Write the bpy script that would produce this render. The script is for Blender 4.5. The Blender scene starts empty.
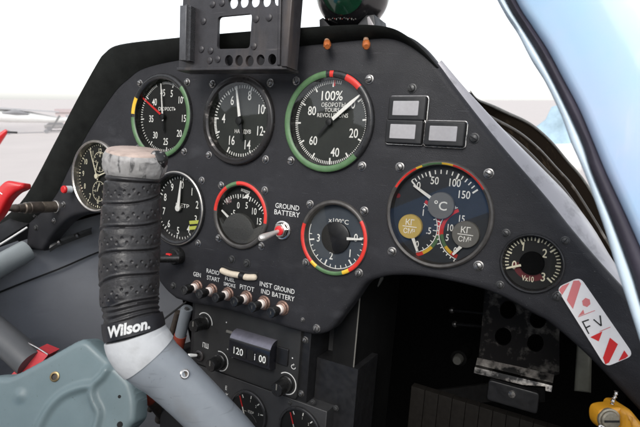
import bpy, math, random
from mathutils import Vector, Matrix, geometry, noise
R_ = math.radians
rnd = random.Random(7)
SC = bpy.context.scene
COL = SC.collection

# ------------------------------------------------------------------ frames
# panel frame: X to the right along the instrument panel, Y forward through it, Z up in its face.
# The panel leans back a little, so the panel frame is turned about X to stand in the world (Z = up).
TILT = Matrix.Rotation(-math.atan2(0.1444, 0.9895), 4, 'X')
CAM = Vector((0.19453582, -0.34695011, 0.04220704))
CR = Vector((0.86602016, 0.49454645, 0.07370815))
CU = Vector((-0.11611598, 0.05553318, 0.99168198))
CB = Vector((0.48633955, -0.86737528, 0.1055176))
FPX = 482.888

def ray(px, py):
    return CR * ((px - 320) / FPX) - CU * ((py - 213.5) / FPX) - CB

def at(px, py, y=0.0):            # point of the plane Y = y (parallel to the panel face)
    d = ray(px, py)
    return CAM + d * ((y - CAM.y) / d.y)

def atd(px, py, d):               # point at distance d ahead of the lens
    return CAM + ray(px, py) * d

def xz(px, py, y=0.0):
    p = at(px, py, y)
    return (p.x, p.z)

# ------------------------------------------------------------------ materials
MATS = {}
def mat(name, col, rough=0.5, metal=0.0, var=0.0, scale=200.0, bump=0.0, bscale=900.0, col2=None,
        thr=None, rvar=0.0, coat=0.0, spec=0.5, streak=None, wear_glare=()):
    m = bpy.data.materials.new(name); m.use_nodes = True
    nt = m.node_tree; N = nt.nodes; L = nt.links
    b = N['Principled BSDF']
    b.inputs['Roughness'].default_value = rough
    b.inputs['Metallic'].default_value = metal
    b.inputs['Specular IOR Level'].default_value = spec
    if coat:
        b.inputs['Coat Weight'].default_value = coat
        b.inputs['Coat Roughness'].default_value = 0.08
    c = (*col, 1)
    b.inputs['Base Color'].default_value = c
    tc = N.new('ShaderNodeTexCoord')
    src = tc.outputs['Object']
    if streak:
        mp = N.new('ShaderNodeMapping'); mp.inputs['Scale'].default_value = streak
        L.new(src, mp.inputs['Vector']); src = mp.outputs['Vector']
    if var or col2:
        n = N.new('ShaderNodeTexNoise'); n.inputs['Scale'].default_value = scale
        n.inputs['Detail'].default_value = 6; n.inputs['Roughness'].default_value = 0.65
        L.new(src, n.inputs['Vector'])
        r = N.new('ShaderNodeValToRGB')
        if col2:
            t = thr or (0.45, 0.65)
            r.color_ramp.elements[0].position = t[0]; r.color_ramp.elements[1].position = t[1]
            r.color_ramp.elements[0].color = c; r.color_ramp.elements[1].color = (*col2, 1)
        else:
            r.color_ramp.elements[0].position = 0.3; r.color_ramp.elements[1].position = 0.7
            r.color_ramp.elements[0].color = (*[x * (1 - var) for x in col], 1)
            r.color_ramp.elements[1].color = (*[min(1, x * (1 + var)) for x in col], 1)
        L.new(n.outputs['Fac'], r.inputs['Fac']); L.new(r.outputs['Color'], b.inputs['Base Color'])
    for wc, amt, sc, lo, hi in wear_glare:            # scratches, chips, dirt and painted glare streaks with a shape of their own
        mp = N.new('ShaderNodeMapping'); mp.inputs['Scale'].default_value = sc; mp.inputs['Rotation'].default_value = (0.3, 0.7 + len(N) * .13, 0.2)
        L.new(tc.outputs['Object'], mp.inputs['Vector'])
        nw = N.new('ShaderNodeTexNoise'); nw.inputs['Scale'].default_value = 1; nw.inputs['Detail'].default_value = 4
        L.new(mp.outputs['Vector'], nw.inputs['Vector'])
        rw = N.new('ShaderNodeMapRange'); rw.inputs['From Min'].default_value = lo; rw.inputs['From Max'].default_value = hi
        rw.inputs['To Max'].default_value = amt
        L.new(nw.outputs['Fac'], rw.inputs['Value'])
        mx = N.new('ShaderNodeMix'); mx.data_type = 'RGBA'
        L.new(rw.outputs['Result'], mx.inputs['Factor'])
        bi = b.inputs['Base Color']
        if bi.links: L.new(bi.links[0].from_socket, mx.inputs['A'])
        else: mx.inputs['A'].default_value = bi.default_value
        mx.inputs['B'].default_value = (*wc, 1); L.new(mx.outputs['Result'], bi)
    if rvar:
        n2 = N.new('ShaderNodeTexNoise'); n2.inputs['Scale'].default_value = scale * 1.7
        n2.inputs['Detail'].default_value = 5
        L.new(tc.outputs['Object'], n2.inputs['Vector'])
        mr = N.new('ShaderNodeMapRange')
        mr.inputs['From Min'].default_value = 0.3; mr.inputs['From Max'].default_value = 0.7
        mr.inputs['To Min'].default_value = max(0.02, rough - rvar); mr.inputs['To Max'].default_value = min(1, rough + rvar)
        L.new(n2.outputs['Fac'], mr.inputs['Value']); L.new(mr.outputs['Result'], b.inputs['Roughness'])
    if bump:
        n3 = N.new('ShaderNodeTexNoise'); n3.inputs['Scale'].default_value = bscale
        n3.inputs['Detail'].default_value = 4
        L.new(tc.outputs['Object'], n3.inputs['Vector'])
        bp = N.new('ShaderNodeBump'); bp.inputs['Strength'].default_value = bump
        bp.inputs['Distance'].default_value = 0.0006
        L.new(n3.outputs['Fac'], bp.inputs['Height']); L.new(bp.outputs['Normal'], b.inputs['Normal'])
    MATS[name] = m
    return m

def glass_mat(name, rough=0.02, ior=1.5, tint=(1, 1, 1)):
    m = bpy.data.materials.new(name); m.use_nodes = True
    nt = m.node_tree; N = nt.nodes; L = nt.links
    N.remove(N['Principled BSDF'])
    t = N.new('ShaderNodeBsdfTransparent'); t.inputs['Color'].default_value = (*tint, 1)
    g = N.new('ShaderNodeBsdfGlossy'); g.inputs['Roughness'].default_value = rough
    f = N.new('ShaderNodeFresnel'); f.inputs['IOR'].default_value = ior
    x = N.new('ShaderNodeMixShader')
    L.new(f.outputs['Fac'], x.inputs['Fac']); L.new(t.outputs['BSDF'], x.inputs[1]); L.new(g.outputs['BSDF'], x.inputs[2])
    L.new(x.outputs['Shader'], N['Material Output'].inputs['Surface'])
    return m

def panel_mat():
    """grey-black crackle paint with dust, worn patches and fine scratches"""
    m = mat('panel_paint', (0.023, 0.023, 0.026), 0.50, var=0.22, scale=22, bump=0.35, bscale=1500, rvar=0.08, spec=0.24)
    nt = m.node_tree; N = nt.nodes; L = nt.links; b = N['Principled BSDF']
    base = b.inputs['Base Color'].links[0].from_socket
    tc = [n for n in N if n.type == 'TEX_COORD'][0]
    def streaks(rot, sc, lo, hi):
        mp = N.new('ShaderNodeMapping'); mp.inputs['Rotation'].default_value = (0, rot, 0)
        mp.inputs['Scale'].default_value = sc
        L.new(tc.outputs['Object'], mp.inputs['Vector'])
        n = N.new('ShaderNodeTexNoise'); n.inputs['Scale'].default_value = 1.0; n.inputs['Detail'].default_value = 3
        L.new(mp.outputs['Vector'], n.inputs['Vector'])
        r = N.new('ShaderNodeMapRange'); r.inputs['From Min'].default_value = lo; r.inputs['From Max'].default_value = hi
        L.new(n.outputs['Fac'], r.inputs['Value']); return r.outputs['Result']
    cur = base
    for rot, sc, lo, hi, amt, colr in ((0.5, (60, 60, 1400), 0.68, 0.76, 0.20, (0.17, 0.17, 0.18)),
                                       (-0.9, (40, 40, 1100), 0.68, 0.76, 0.24, (0.17, 0.17, 0.18)),
                                       (0.2, (26, 26, 60), 0.58, 0.78, 0.20, (0.11, 0.11, 0.12)),
                                       (1.1, (900, 900, 900), 0.70, 0.74, 0.45, (0.24, 0.24, 0.24))):
        fac = streaks(rot, sc, lo, hi)
        mu = N.new('ShaderNodeMath'); mu.operation = 'MULTIPLY'; mu.inputs[1].default_value = amt
        L.new(fac, mu.inputs[0])
        mx = N.new('ShaderNodeMix'); mx.data_type = 'RGBA'
        L.new(mu.outputs[0], mx.inputs['Factor']); L.new(cur, mx.inputs['A']); mx.inputs['B'].default_value = (*colr, 1)
        cur = mx.outputs['Result']
    L.new(cur, b.inputs['Base Color'])
    return m

PANEL = panel_mat()
COAM = mat('coaming_black', (0.011, 0.012, 0.011), 0.75, var=0.3, scale=60, bump=0.3, spec=0.12)
BLACK = mat('black_paint', (0.012, 0.012, 0.013), 0.42, var=0.3, scale=120, rvar=0.1)
MATTE = mat('matte_black', (0.005, 0.005, 0.005), 0.85, var=0.3, scale=150, spec=0.05)
BEZ = mat('bezel_black', (0.018, 0.018, 0.019), 0.34, var=0.4, scale=260, rvar=0.12)
BEZW = mat('bezel_worn', (0.022, 0.020, 0.020), 0.33, 0.2, col2=(0.34, 0.31, 0.29), thr=(0.60, 0.70), scale=70, rvar=0.12)
BEZG = mat('bezel_grey', (0.075, 0.07, 0.066), 0.4, 0.3, var=0.3, scale=160)
SILV = mat('ring_silver', (0.52, 0.49, 0.45), 0.3, 0.8, var=0.2, scale=200)
DIAL = mat('dial_black', (0.008, 0.0082, 0.008), 0.7, var=0.2, scale=80)
DIALG = mat('dial_grey_green', (0.022, 0.025, 0.022), 0.6, var=0.2, scale=80)
DIALB = mat('dial_slate', (0.020, 0.024, 0.030), 0.55, var=0.2, scale=80)
MARK = mat('mark_white', (0.93, 0.92, 0.87), 0.6, var=0.08, scale=500)
MARKC = mat('mark_cream', (0.82, 0.77, 0.58), 0.6, var=0.08, scale=500)
LETTER = mat('lettering_white', (0.66, 0.66, 0.64), 0.6, col2=(0.30, 0.30, 0.30), thr=(0.55, 0.75), scale=900)
RED = mat('arc_red', (0.62, 0.035, 0.025), 0.42, var=0.15, scale=150)
GREEN = mat('arc_green', (0.085, 0.17, 0.075), 0.45, var=0.2, scale=150)
YEL = mat('arc_yellow', (0.75, 0.46, 0.04), 0.42, var=0.12, scale=150)
NEEDR = mat('needle_red', (0.70, 0.03, 0.03), 0.4)
YDISC = mat('disc_yellow', (0.60, 0.43, 0.09), 0.5, var=0.08, scale=150)
GDISC = mat('disc_grey', (0.16, 0.155, 0.14), 0.5, var=0.08, scale=150)
COVER = mat('cover_grey', (0.075, 0.075, 0.073), 0.6, var=0.35, scale=900, bump=0.6, bscale=1800)
LUMY = mat('lume_yellow', (0.62, 0.66, 0.12), 0.5)
GLASS = glass_mat('instrument_glass', 0.015, 1.46)
GLASSR = glass_mat('coated_glass', 0.02, 1.65)
STEEL = mat('screw_steel', (0.34, 0.33, 0.32), 0.34, 0.9, col2=(0.08, 0.075, 0.07), thr=(0.45, 0.7), scale=420)
SCRD = mat('screw_dark', (0.06, 0.06, 0.06), 0.4, 0.4, var=0.4, scale=420)
SLOT = mat('slot_black', (0.006, 0.006, 0.006), 0.8)
CHROME = mat('worn_chrome', (0.66, 0.63, 0.60), 0.22, 0.95, var=0.2, scale=300, rvar=0.08)
COPPER = mat('copper_washer', (0.30, 0.19, 0.15), 0.42, 0.6, col2=(0.12, 0.09, 0.08), thr=(0.5, 0.7), scale=380)
IVORY = mat('ivory', (0.72, 0.62, 0.48), 0.35, var=0.08, scale=200)
WHITEP = mat('white_plastic', (0.80, 0.70, 0.64), 0.45, var=0.06, scale=300)
KNOB = mat('knob_black', (0.010, 0.010, 0.010), 0.32, var=0.3, scale=200, rvar=0.1)
LENS = mat('lamp_lens', (0.37, 0.36, 0.37), 0.32, var=0.06, scale=400, coat=0.4)
BRKT = mat('bracket_grey', (0.036, 0.034, 0.037), 0.42, 0.2, var=0.3, scale=60, rvar=0.1, bump=0.15, wear_glare=(((.12, .11, .11), .5, (30, 30, 500), .66, .76), ((.11, .085, .07), .6, (60, 60, 8), .58, .75)))
ORANGE = mat('orange_varnish', (0.40, 0.115, 0.03), 0.35, col2=(0.25, 0.09, 0.04), thr=(0.5, 0.75), scale=420)
ORANGEP = mat('orange_paint', (0.68, 0.31, 0.02), 0.34, col2=(0.40, 0.16, 0.02), thr=(0.55, 0.8), scale=160, coat=0.3)
TUBE = mat('stick_grey_paint', (0.265, 0.29, 0.318), 0.36, var=0.07, scale=40, rvar=0.1, coat=0.15, wear_glare=(((.10, .105, .11), .55, (30, 30, 260), .64, .74), ((.12, .12, .12), .5, (420, 420, 420), .70, .74), ((.20, .20, .20), .5, (45, 45, 45), .58, .75)))
TAPE = mat('white_tape', (0.52, 0.53, 0.54), 0.6, var=0.07, scale=70, bump=0.5, bscale=260, wear_glare=(((.30, .30, .29), .5, (60, 60, 60), .56, .72),))
BAND = mat('band_black', (0.010, 0.010, 0.013), 0.5, var=0.2, scale=300)
WALLG = mat('side_wall_grey', (0.25, 0.26, 0.285), 0.5, var=0.12, scale=9, rvar=0.06, bump=0.1, bscale=300, wear_glare=(((.12, .12, .13), .35, (12, 12, 40), .56, .75),))
TEAL = mat('teal_grey_paint', (0.165, 0.222, 0.235), 0.42, var=0.07, scale=30, rvar=0.1, bump=0.08, bscale=300, wear_glare=(((.07, .09, .09), .5, (300, 300, 300), .69, .74), ((.09, .11, .11), .25, (22, 22, 22), .57, .75),))
BROWN = mat('brown_metal', (0.15, 0.125, 0.10), 0.4, 0.5, var=0.35, scale=200, rvar=0.1)
BROWND = mat('brown_metal_dark', (0.085, 0.07, 0.058), 0.45, 0.4, var=0.35, scale=200)
REDP = mat('red_paint', (0.60, 0.015, 0.018), 0.38, var=0.1, scale=100, coat=0.3)
WHITE = mat('white_paint', (0.80, 0.80, 0.78), 0.5, var=0.04, scale=100)
ALU = mat('sill_aluminium', (0.40, 0.39, 0.41), 0.40, 0.3, col2=(0.10, 0.10, 0.10), thr=(0.54, 0.74), scale=30, rvar=0.12)
HULL = mat('hull_black', (0.010, 0.0075, 0.0055), 0.6, var=0.6, scale=30, rvar=0.1, spec=0.0, col2=(0.05, 0.035, 0.022), thr=(.58, .8))
BLUE = mat('canopy_blue', (0.62, 0.67, 0.92), 0.16, col2=(0.42, 0.68, 0.90), thr=(.35, .65), scale=5, coat=0.8, bump=0.25, bscale=16, wear_glare=(((.75, .78, .88), .7, (60, 8, 12), .58, .72),))  # the pale streaks are glare painted into the blue
SEAL = mat('rubber_seal', (0.030, 0.026, 0.040), 0.65, var=0.3, scale=60)
PLEXI = mat('edge_white', (0.62, 0.74, 0.84), 0.3, var=0.05, scale=60)
PALEB = mat('pale_block', (0.09, 0.09, 0.072), 0.6, var=0.2, scale=100)
PERF = mat('worn_plate', (0.010, 0.009, 0.009), 0.45, 0.2, col2=(0.15, 0.14, 0.125), thr=(0.52, 0.70), scale=60, spec=0.2)

# ------------------------------------------------------------------ mesh builder
class MB:
    def __init__(s, T=None): s.v, s.f, s.m, s.T = [], [], [], T
    def add(s, vs, fs, mi=0):
        o = len(s.v)
        for p in vs:
            p = Vector(p)
            s.v.append(s.T @ p if s.T else p)
        for k, f in enumerate(fs):
            s.f.append([i + o for i in f]); s.m.append(mi[k] if isinstance(mi, (list, tuple)) else mi)
    def box(s, x0, x1, y0, y1, z0, z1, mi=0, b=0.0):
        if b <= 0:
            vs = [(x, y, z) for x in (x0, x1) for y in (y0, y1) for z in (z0, z1)]
            s.add(vs, [(0, 1, 3, 2), (4, 6, 7, 5), (0, 4, 5, 1), (2, 3, 7, 6), (0, 2, 6, 4), (1, 5, 7, 3)], mi)
        else:
            s.prism([(x0, z0), (x1, z0), (x1, z1), (x0, z1)], y0, y1, mi, bev=b)
    def prism(s, poly, y0, y1, mi=0, holes=(), bev=0.0, bevb=0.0, back=True, himi=None):
        if area(poly) < 0: poly = poly[::-1]
        n = len(poly)
        front = offset(poly, bev) if bev else poly
        rings = []
        if bev:
            steps = 3
            for k in range(steps + 1):
                a = k / steps * math.pi / 2
                rings.append((offset(poly, bev * (1 - math.sin(a))), y0 + bev * (1 - math.cos(a))))
        else: rings.append((poly, y0))
        if bevb:
            rings.append((poly, y1 - bevb)); rings.append((offset(poly, bevb), y1))
        else: rings.append((poly, y1))
        vs, fs = [], []
        for p, y in rings: vs += [(a, y, b) for a, b in p]
        for r in range(len(rings) - 1):
            for i in range(n):
                j = (i + 1) % n
                fs.append((r * n + i, r * n + j, (r + 1) * n + j, (r + 1) * n + i))
        s.add(vs, fs, mi)
        for (p, y), rev in ((rings[0], False), (rings[-1], True)):
            if rev and not back: continue
            loops = [[Vector((a, b, 0)) for a, b in p]] + [[Vector((a, b, 0)) for a, b in h] for h in holes]
            flat = [q for l in loops for q in l]
            tri = geometry.tessellate_polygon(loops)
            s.add([(q.x, y, q.y) for q in flat], [t if not rev else t[::-1] for t in tri], mi)
        for h in holes:
            m_ = len(h)
            s.add([(a, rings[0][1], b) for a, b in h] + [(a, rings[-1][1], b) for a, b in h],
                  [(i, (i + 1) % m_, m_ + (i + 1) % m_, m_ + i) for i in range(m_)], mi if himi is None else himi)
    def flat(s, poly, y, mi=0):
        tri = geometry.tessellate_polygon([[Vector((a, b, 0)) for a, b in poly]])
        s.add([(a, y, b) for a, b in poly], tri, mi)
    def lathe(s, prof, c, ax=(0, 1, 0), seg=48, mi=0, mfun=None, cap0=False, cap1=False, a0=0.0):
        ax = Vector(ax).normalized(); c = Vector(c)
        up = Vector((0, 0, 1)) if abs(ax.z) < 0.9 else Vector((1, 0, 0))
        ex = ax.cross(up).normalized(); ez = ex.cross(ax)
        if ez.dot(up) < 0: ez = -ez
        # angle measured clockwise from the top as seen looking along -ax towards the face
        vs, fs, ms = [], [], []
        for r, h in prof:
            for k in range(seg):
                a = 2 * math.pi * k / seg + a0
                vs.append(c + ax * h + ex * (r * math.sin(a)) + ez * (r * math.cos(a)))
        for i in range(len(prof) - 1):
            for k in range(seg):
                j = (k + 1) % seg
                fs.append((i * seg + k, i * seg + j, (i + 1) * seg + j, (i + 1) * seg + k))
                ms.append(mfun(i, 360.0 * (k + .5) / seg) if mfun else mi)
        if cap0: fs.append(tuple(range(seg))); ms.append(mi)
        if cap1: fs.append(tuple(range((len(prof) - 1) * seg, len(prof) * seg))[::-1]); ms.append(mi)
        s.add(vs, fs, ms)
    def sweep(s, path, rad, seg=16, mi=0, caps=True, fun=None, squash=None, mfun=None):
        path = [Vector(p) for p in path]; n = len(path)
        t = [(path[min(i + 1, n - 1)] - path[max(i - 1, 0)]).normalized() for i in range(n)]
        u = t[0].orthogonal().normalized()
        vs, fs, ms = [], [], []
        for i in range(n):
            u = (u - t[i] * u.dot(t[i])).normalized(); w = t[i].cross(u)
            r = rad[i] if isinstance(rad, (list, tuple)) else rad
            for k in range(seg):
                a = 2 * math.pi * k / seg
                rr = r + (fun(i, a, u, w) if fun else 0)
                vs.append(path[i] + u * (rr * math.cos(a)) + w * (rr * math.sin(a)))
        for i in range(n - 1):
            for k in range(seg):
                j = (k + 1) % seg
                fs.append((i * seg + k, i * seg + j, (i + 1) * seg + j, (i + 1) * seg + k)); ms.append(mfun(i) if mfun else mi)
        if caps:
            fs.append(tuple(range(seg))[::-1]); ms.append(mfun(0) if mfun else mi)
            fs.append(tuple(range((n - 1) * seg, n * seg))); ms.append(mfun(n - 2) if mfun else mi)
        s.add(vs, fs, ms)
    def sphere(s, c, r, mi=0, seg=48, rings=24, sc=(1, 1, 1)):
        c = Vector(c); vs, fs = [], []
        for i in range(rings + 1):
            ph = math.pi * i / rings
            for k in range(seg):
                a = 2 * math.pi * k / seg
                vs.append(c + Vector((r * sc[0] * math.sin(ph) * math.cos(a), r * sc[1] * math.sin(ph) * math.sin(a), r * sc[2] * math.cos(ph))))
        for i in range(rings):
            for k in range(seg):
                j = (k + 1) % seg
                fs.append((i * seg + k, (i + 1) * seg + k, (i + 1) * seg + j, i * seg + j))
        s.add(vs, fs, mi)
    def grid(s, rows, mi=0):
        n = len(rows[0]); vs = [p for r in rows for p in r]
        s.add(vs, [(i * n + k, i * n + k + 1, (i + 1) * n + k + 1, (i + 1) * n + k) for i in range(len(rows) - 1) for k in range(n - 1)], mi)
    def bar(s, a, b, w, y, mi=0, w2=None):          # flat stroke in a plane Y = y
        a, b = Vector(a), Vector(b); d = (b - a).normalized(); nrm = Vector((-d.y, d.x))
        w2 = w if w2 is None else w2
        p = [a + nrm * w / 2, a - nrm * w / 2, b - nrm * w2 / 2, b + nrm * w2 / 2]
        s.add([(q.x, y, q.y) for q in p], [(0, 1, 2, 3)], mi)
    def slab(s, a, b, w, y, t, mi=0, w2=None):      # needle with thickness
        a, b = Vector(a), Vector(b); d = (b - a).normalized(); nrm = Vector((-d.y, d.x))
        w2 = w if w2 is None else w2
        p = [a + nrm * w / 2, a - nrm * w / 2, b - nrm * w2 / 2, b + nrm * w2 / 2]
        s.prism([(q.x, q.y) for q in p], y, y + t, mi)
    def arc(s, c, r0, r1, a0, a1, y, mi=0, n=40):   # flat ring sector, degrees clockwise from the top
        vs = []
        for k in range(n + 1):
            a = R_(a0 + (a1 - a0) * k / n)
            for r in (r0, r1): vs.append((c[0] + r * math.sin(a), y, c[1] + r * math.cos(a)))
        s.add(vs, [(2 * k, 2 * k + 1, 2 * k + 3, 2 * k + 2) for k in range(n)], mi)
    def disc(s, c, r, y, mi=0, n=48):
        s.flat([(c[0] + r * math.sin(2 * math.pi * k / n), c[1] + r * math.cos(2 * math.pi * k / n)) for k in range(n)], y, mi)
    def text(s, body, h, c, y, mi=0, w=None, stretch=0.82, bold=0.010, rot=0.0, shear=0.0, fn=None):
        vs, fs = glyphs(body, bold, shear)
        x0 = min(v[0] for v in vs); x1 = max(v[0] for v in vs)
        k = h / CAPH; kx = k * stretch if w is None else w / (x1 - x0)
        mx = (x0 + x1) / 2; my = CAPH / 2
        out = []
        for a, b in vs:
            a, b = (a - mx) * kx, (b - my) * k
            if fn: out.append(fn(a, b)); continue
            ca, sa = math.cos(rot), math.sin(rot)
            out.append((c[0] + a * ca - b * sa, y, c[1] + a * sa + b * ca))
        s.add(out, fs, mi)

def area(p): return sum(p[i][0] * p[(i + 1) % len(p)][1] - p[(i + 1) % len(p)][0] * p[i][1] for i in range(len(p))) / 2
def offset(p, d):
    n = len(p); out = []
    for i in range(n):
        a, b, c = Vector(p[i - 1]), Vector(p[i]), Vector(p[(i + 1) % n])
        e1 = (b - a).normalized(); e2 = (c - b).normalized()
        n1 = Vector((-e1.y, e1.x)); n2 = Vector((-e2.y, e2.x))
        nn = n1 + n2
        if nn.length < 1e-6: nn = n1
        nn.normalize(); k = 1 / max(0.5, nn.dot(n1))
        out.append((b.x + nn.x * d * k, b.y + nn.y * d * k))
    return out
def smooth(pts, sub=6, closed=False):
    pts = [Vector(p) for p in pts]; n = len(pts); out = []
    rng = range(n if closed else n - 1)
    for i in rng:
        p0 = pts[(i - 1) % n] if closed or i > 0 else pts[i]
        p1, p2 = pts[i], pts[(i + 1) % n]
        p3 = pts[(i + 2) % n] if closed or i + 2 < n else p2
        for k in range(sub):
            t = k / sub
            out.append(0.5 * ((2 * p1) + (p2 - p0) * t + (2 * p0 - 5 * p1 + 4 * p2 - p3) * t * t + (3 * p1 - p0 - 3 * p2 + p3) * t ** 3))
    if not closed: out.append(pts[-1])
    return out
def rrect(x0, x1, z0, z1, r, n=5):
    out = []
    for cx, cz, a0 in ((x1 - r, z1 - r, 0), (x0 + r, z1 - r, 90), (x0 + r, z0 + r, 180), (x1 - r, z0 + r, 270)):
        for k in range(n + 1):
            a = R_(a0 + 90 * k / n); out.append((cx + r * math.cos(a), cz + r * math.sin(a)))
    return out
def rpoly(poly, r, n=5):
    out = []; m_ = len(poly)
    for i in range(m_):
        a, b, c = Vector(poly[i - 1]), Vector(poly[i]), Vector(poly[(i + 1) % m_])
        p = b + (a - b).normalized() * min(r, (a - b).length * .45); q = b + (c - b).normalized() * min(r, (c - b).length * .45)
        for k in range(n + 1):
            t = k / n; out.append(tuple(p * (1 - t) ** 2 + b * 2 * t * (1 - t) + q * t * t))
    return out
def circ(c, r, n=48): return [(c[0] + r * math.cos(2 * math.pi * k / n), c[1] + r * math.sin(2 * math.pi * k / n)) for k in range(n)]

_G = {}
def glyphs(body, bold, shear):
    key = (body, bold, shear)
    if key not in _G:
        cu = bpy.data.curves.new('lettering_curve', 'FONT'); cu.body = body; cu.size = 1
        cu.resolution_u = 3; cu.offset = bold; cu.shear = shear; cu.align_x = 'LEFT'
        o = bpy.data.objects.new('lettering_curve', cu); COL.objects.link(o)
        bpy.context.view_layer.update()
        me = o.evaluated_get(bpy.context.evaluated_depsgraph_get()).to_mesh()
        _G[key] = ([(v.co.x, v.co.y) for v in me.vertices], [tuple(p.vertices) for p in me.polygons])
        bpy.data.objects.remove(o); bpy.data.curves.remove(cu)
    return _G[key]
CAPH = 1.0
CAPH = max(v[1] for v in glyphs('H', 0, 0)[0])

# ------------------------------------------------------------------ objects
BASE = {}
def tag(o, label=None, cat=None, group=None, kind=None):
    if label: o['label'] = label
    if cat: o['category'] = cat
    if group: o['group'] = group
    if kind: o['kind'] = kind
def mesh_of(mb, name, mats, base, ang=38):
    me = bpy.data.meshes.new(name)
    me.from_pydata([p - base for p in mb.v], [], mb.f)
    for m in (mats if isinstance(mats, (list, tuple)) else [mats]): me.materials.append(m)
    me.polygons.foreach_set('material_index', mb.m)
    me.validate(); me.update()
    import bmesh
    bm = bmesh.new(); bm.from_mesh(me)
    bmesh.ops.remove_doubles(bm, verts=bm.verts, dist=1e-6)
    bmesh.ops.recalc_face_normals(bm, faces=bm.faces)
    bm.to_mesh(me); bm.free()
    me.shade_smooth(); me.set_sharp_from_angle(angle=R_(ang))
    return me
def put(o, base): o.matrix_world = TILT @ Matrix.Translation(base)
def thing(name, label, cat, base, group=None):
    o = bpy.data.objects.new(name, None); COL.objects.link(o); o.empty_display_size = 0.01
    base = Vector(base); BASE[o.name] = base; put(o, base); tag(o, label, cat, group)
    return o
NOFF = 0.0
SHIFT = {'needle', 'white_needle', 'red_needle', 'hands', 'hub', 'yellow_disc', 'grey_disc'}
def part(mb, name, parent, mats, label=None, ang=38):
    if name in SHIFT and NOFF: mb.v = [v + Vector((0, NOFF, 0)) for v in mb.v]
    b = BASE[parent.name]
    o = bpy.data.objects.new(name, mesh_of(mb, name, mats, b, ang)); COL.objects.link(o)
    o.parent = parent; BASE[o.name] = b
    if label: o['label'] = label
    return o
def solo(mb, name, label, cat, mats, base, group=None, kind=None, ang=38):
    base = Vector(base)
    o = bpy.data.objects.new(name, mesh_of(mb, name, mats, base, ang)); COL.objects.link(o)
    BASE[o.name] = base; put(o, base); tag(o, label, cat, group, kind)
    return o

# shared screw meshes: slotted round heads, axis -Y
def screw_mesh(r, mats, cross=False):
    mb = MB()
    mb.lathe([(r * 1.32, 0.0004), (r * 1.32, -0.0004), (r * 1.12, -0.0006), (r, -0.0006), (r, -0.0014), (r * .86, -0.0022), (r * .5, -0.0026), (r * .02, -0.0027)], (0, 0, 0), seg=24, cap0=False)
    mb.box(-r * .78, r * .78, -0.00272, -0.0020, -r * .13, r * .13, 1)
    if cross: mb.box(-r * .13, r * .13, -0.00268, -0.0020, -r * .78, r * .78, 1)
    return mesh_of(mb, 'screw', mats, Vector((0, 0, 0)))
SCREW = screw_mesh(0.0027, [STEEL, SLOT])
SCREWD = screw_mesh(0.0027, [SCRD, SLOT])
def screw(parent, x, z, y=0.0, me=SCREW, rot=None, k=1.0):
    o = bpy.data.objects.new('screw', me); COL.objects.link(o); o.parent = parent
    b = BASE[parent.name]
    o.location = Vector((x, y, z)) - b
    o.rotation_euler = (0, rnd.uniform(0, 3.1) if rot is None else rot, 0); o.scale = (k, k, k)
    return o

# ================================================================== INSTRUMENT PANEL
lower_px = [(42, 251), (53, 235), (67.5, 220), (84, 214), (104, 214), (125, 228), (148, 262), (160, 283), (172, 296), (184, 301.5), (230, 311.5), (270, 323), (294, 330.4), (310, 334.5), (320.7, 334.4), (331, 330),
            (341, 317), (354, 300), (365.6, 284), (380, 278), (394.7, 275.7), (423.7, 277), (465, 285), (498, 295.6), (534, 315), (552, 325.5), (592, 361), (640, 412)]
upper_px = [(420, 43.5), (437, 63), (457, 90), (497, 140.7), (545.5, 197), (572, 230), (602, 265), (634, 300)]
lo = [xz(*p) for p in lower_px]
lo = [tuple(v) for v in smooth(lo, 5)]
up = [(-0.395, -0.022), (-0.342, 0.042), (-0.2755, 0.1235), (-0.262, 0.1355), (-0.240, 0.1425), (-0.17, 0.1445), (-0.09, 0.1448), (-0.012, 0.1442), (0.046, 0.1425), (0.060, 0.1400)] + [xz(*p) for p in upper_px]
up = [tuple(v) for v in smooth(up, 5)]
left_end = [(-0.470, -0.100), (-0.478, -0.092)]
right_end = [(0.255, -0.118), (0.290, -0.108)]
outline = up + [right_end[1], right_end[0]] + lo[::-1] + left_end      # clockwise
if area(outline) < 0: outline = outline[::-1]

GAUGES = {'asi': (-.1884, .0757, .0421), 'boost': (-.0905, .0738, .0402), 'tach': (.002, .0747, .0408), 'eng': (.0984, .0107, .0392),
          'cht': (.0154, -.0181, .031), 'carb': (-.0815, -.011, .0312), 'volt': (.1641, -.0142, .0201), 'alt': (-.1617, -.0135, .0373), 'clock': (-.2886, .0082, .0401)}
panel = thing('instrument_panel', 'large dark grey metal instrument panel with rounded lower lobe holding all the dials', 'instrument panel', (-0.09, 0, -0.10))
mb = MB()
mb.prism(outline, -0.0012, 0.014, 0, holes=[circ((x, z), r * .93, 64) for x, z, r in GAUGES.values()], bev=0.0045)
part(mb, 'face_plate', panel, PANEL)
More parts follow.
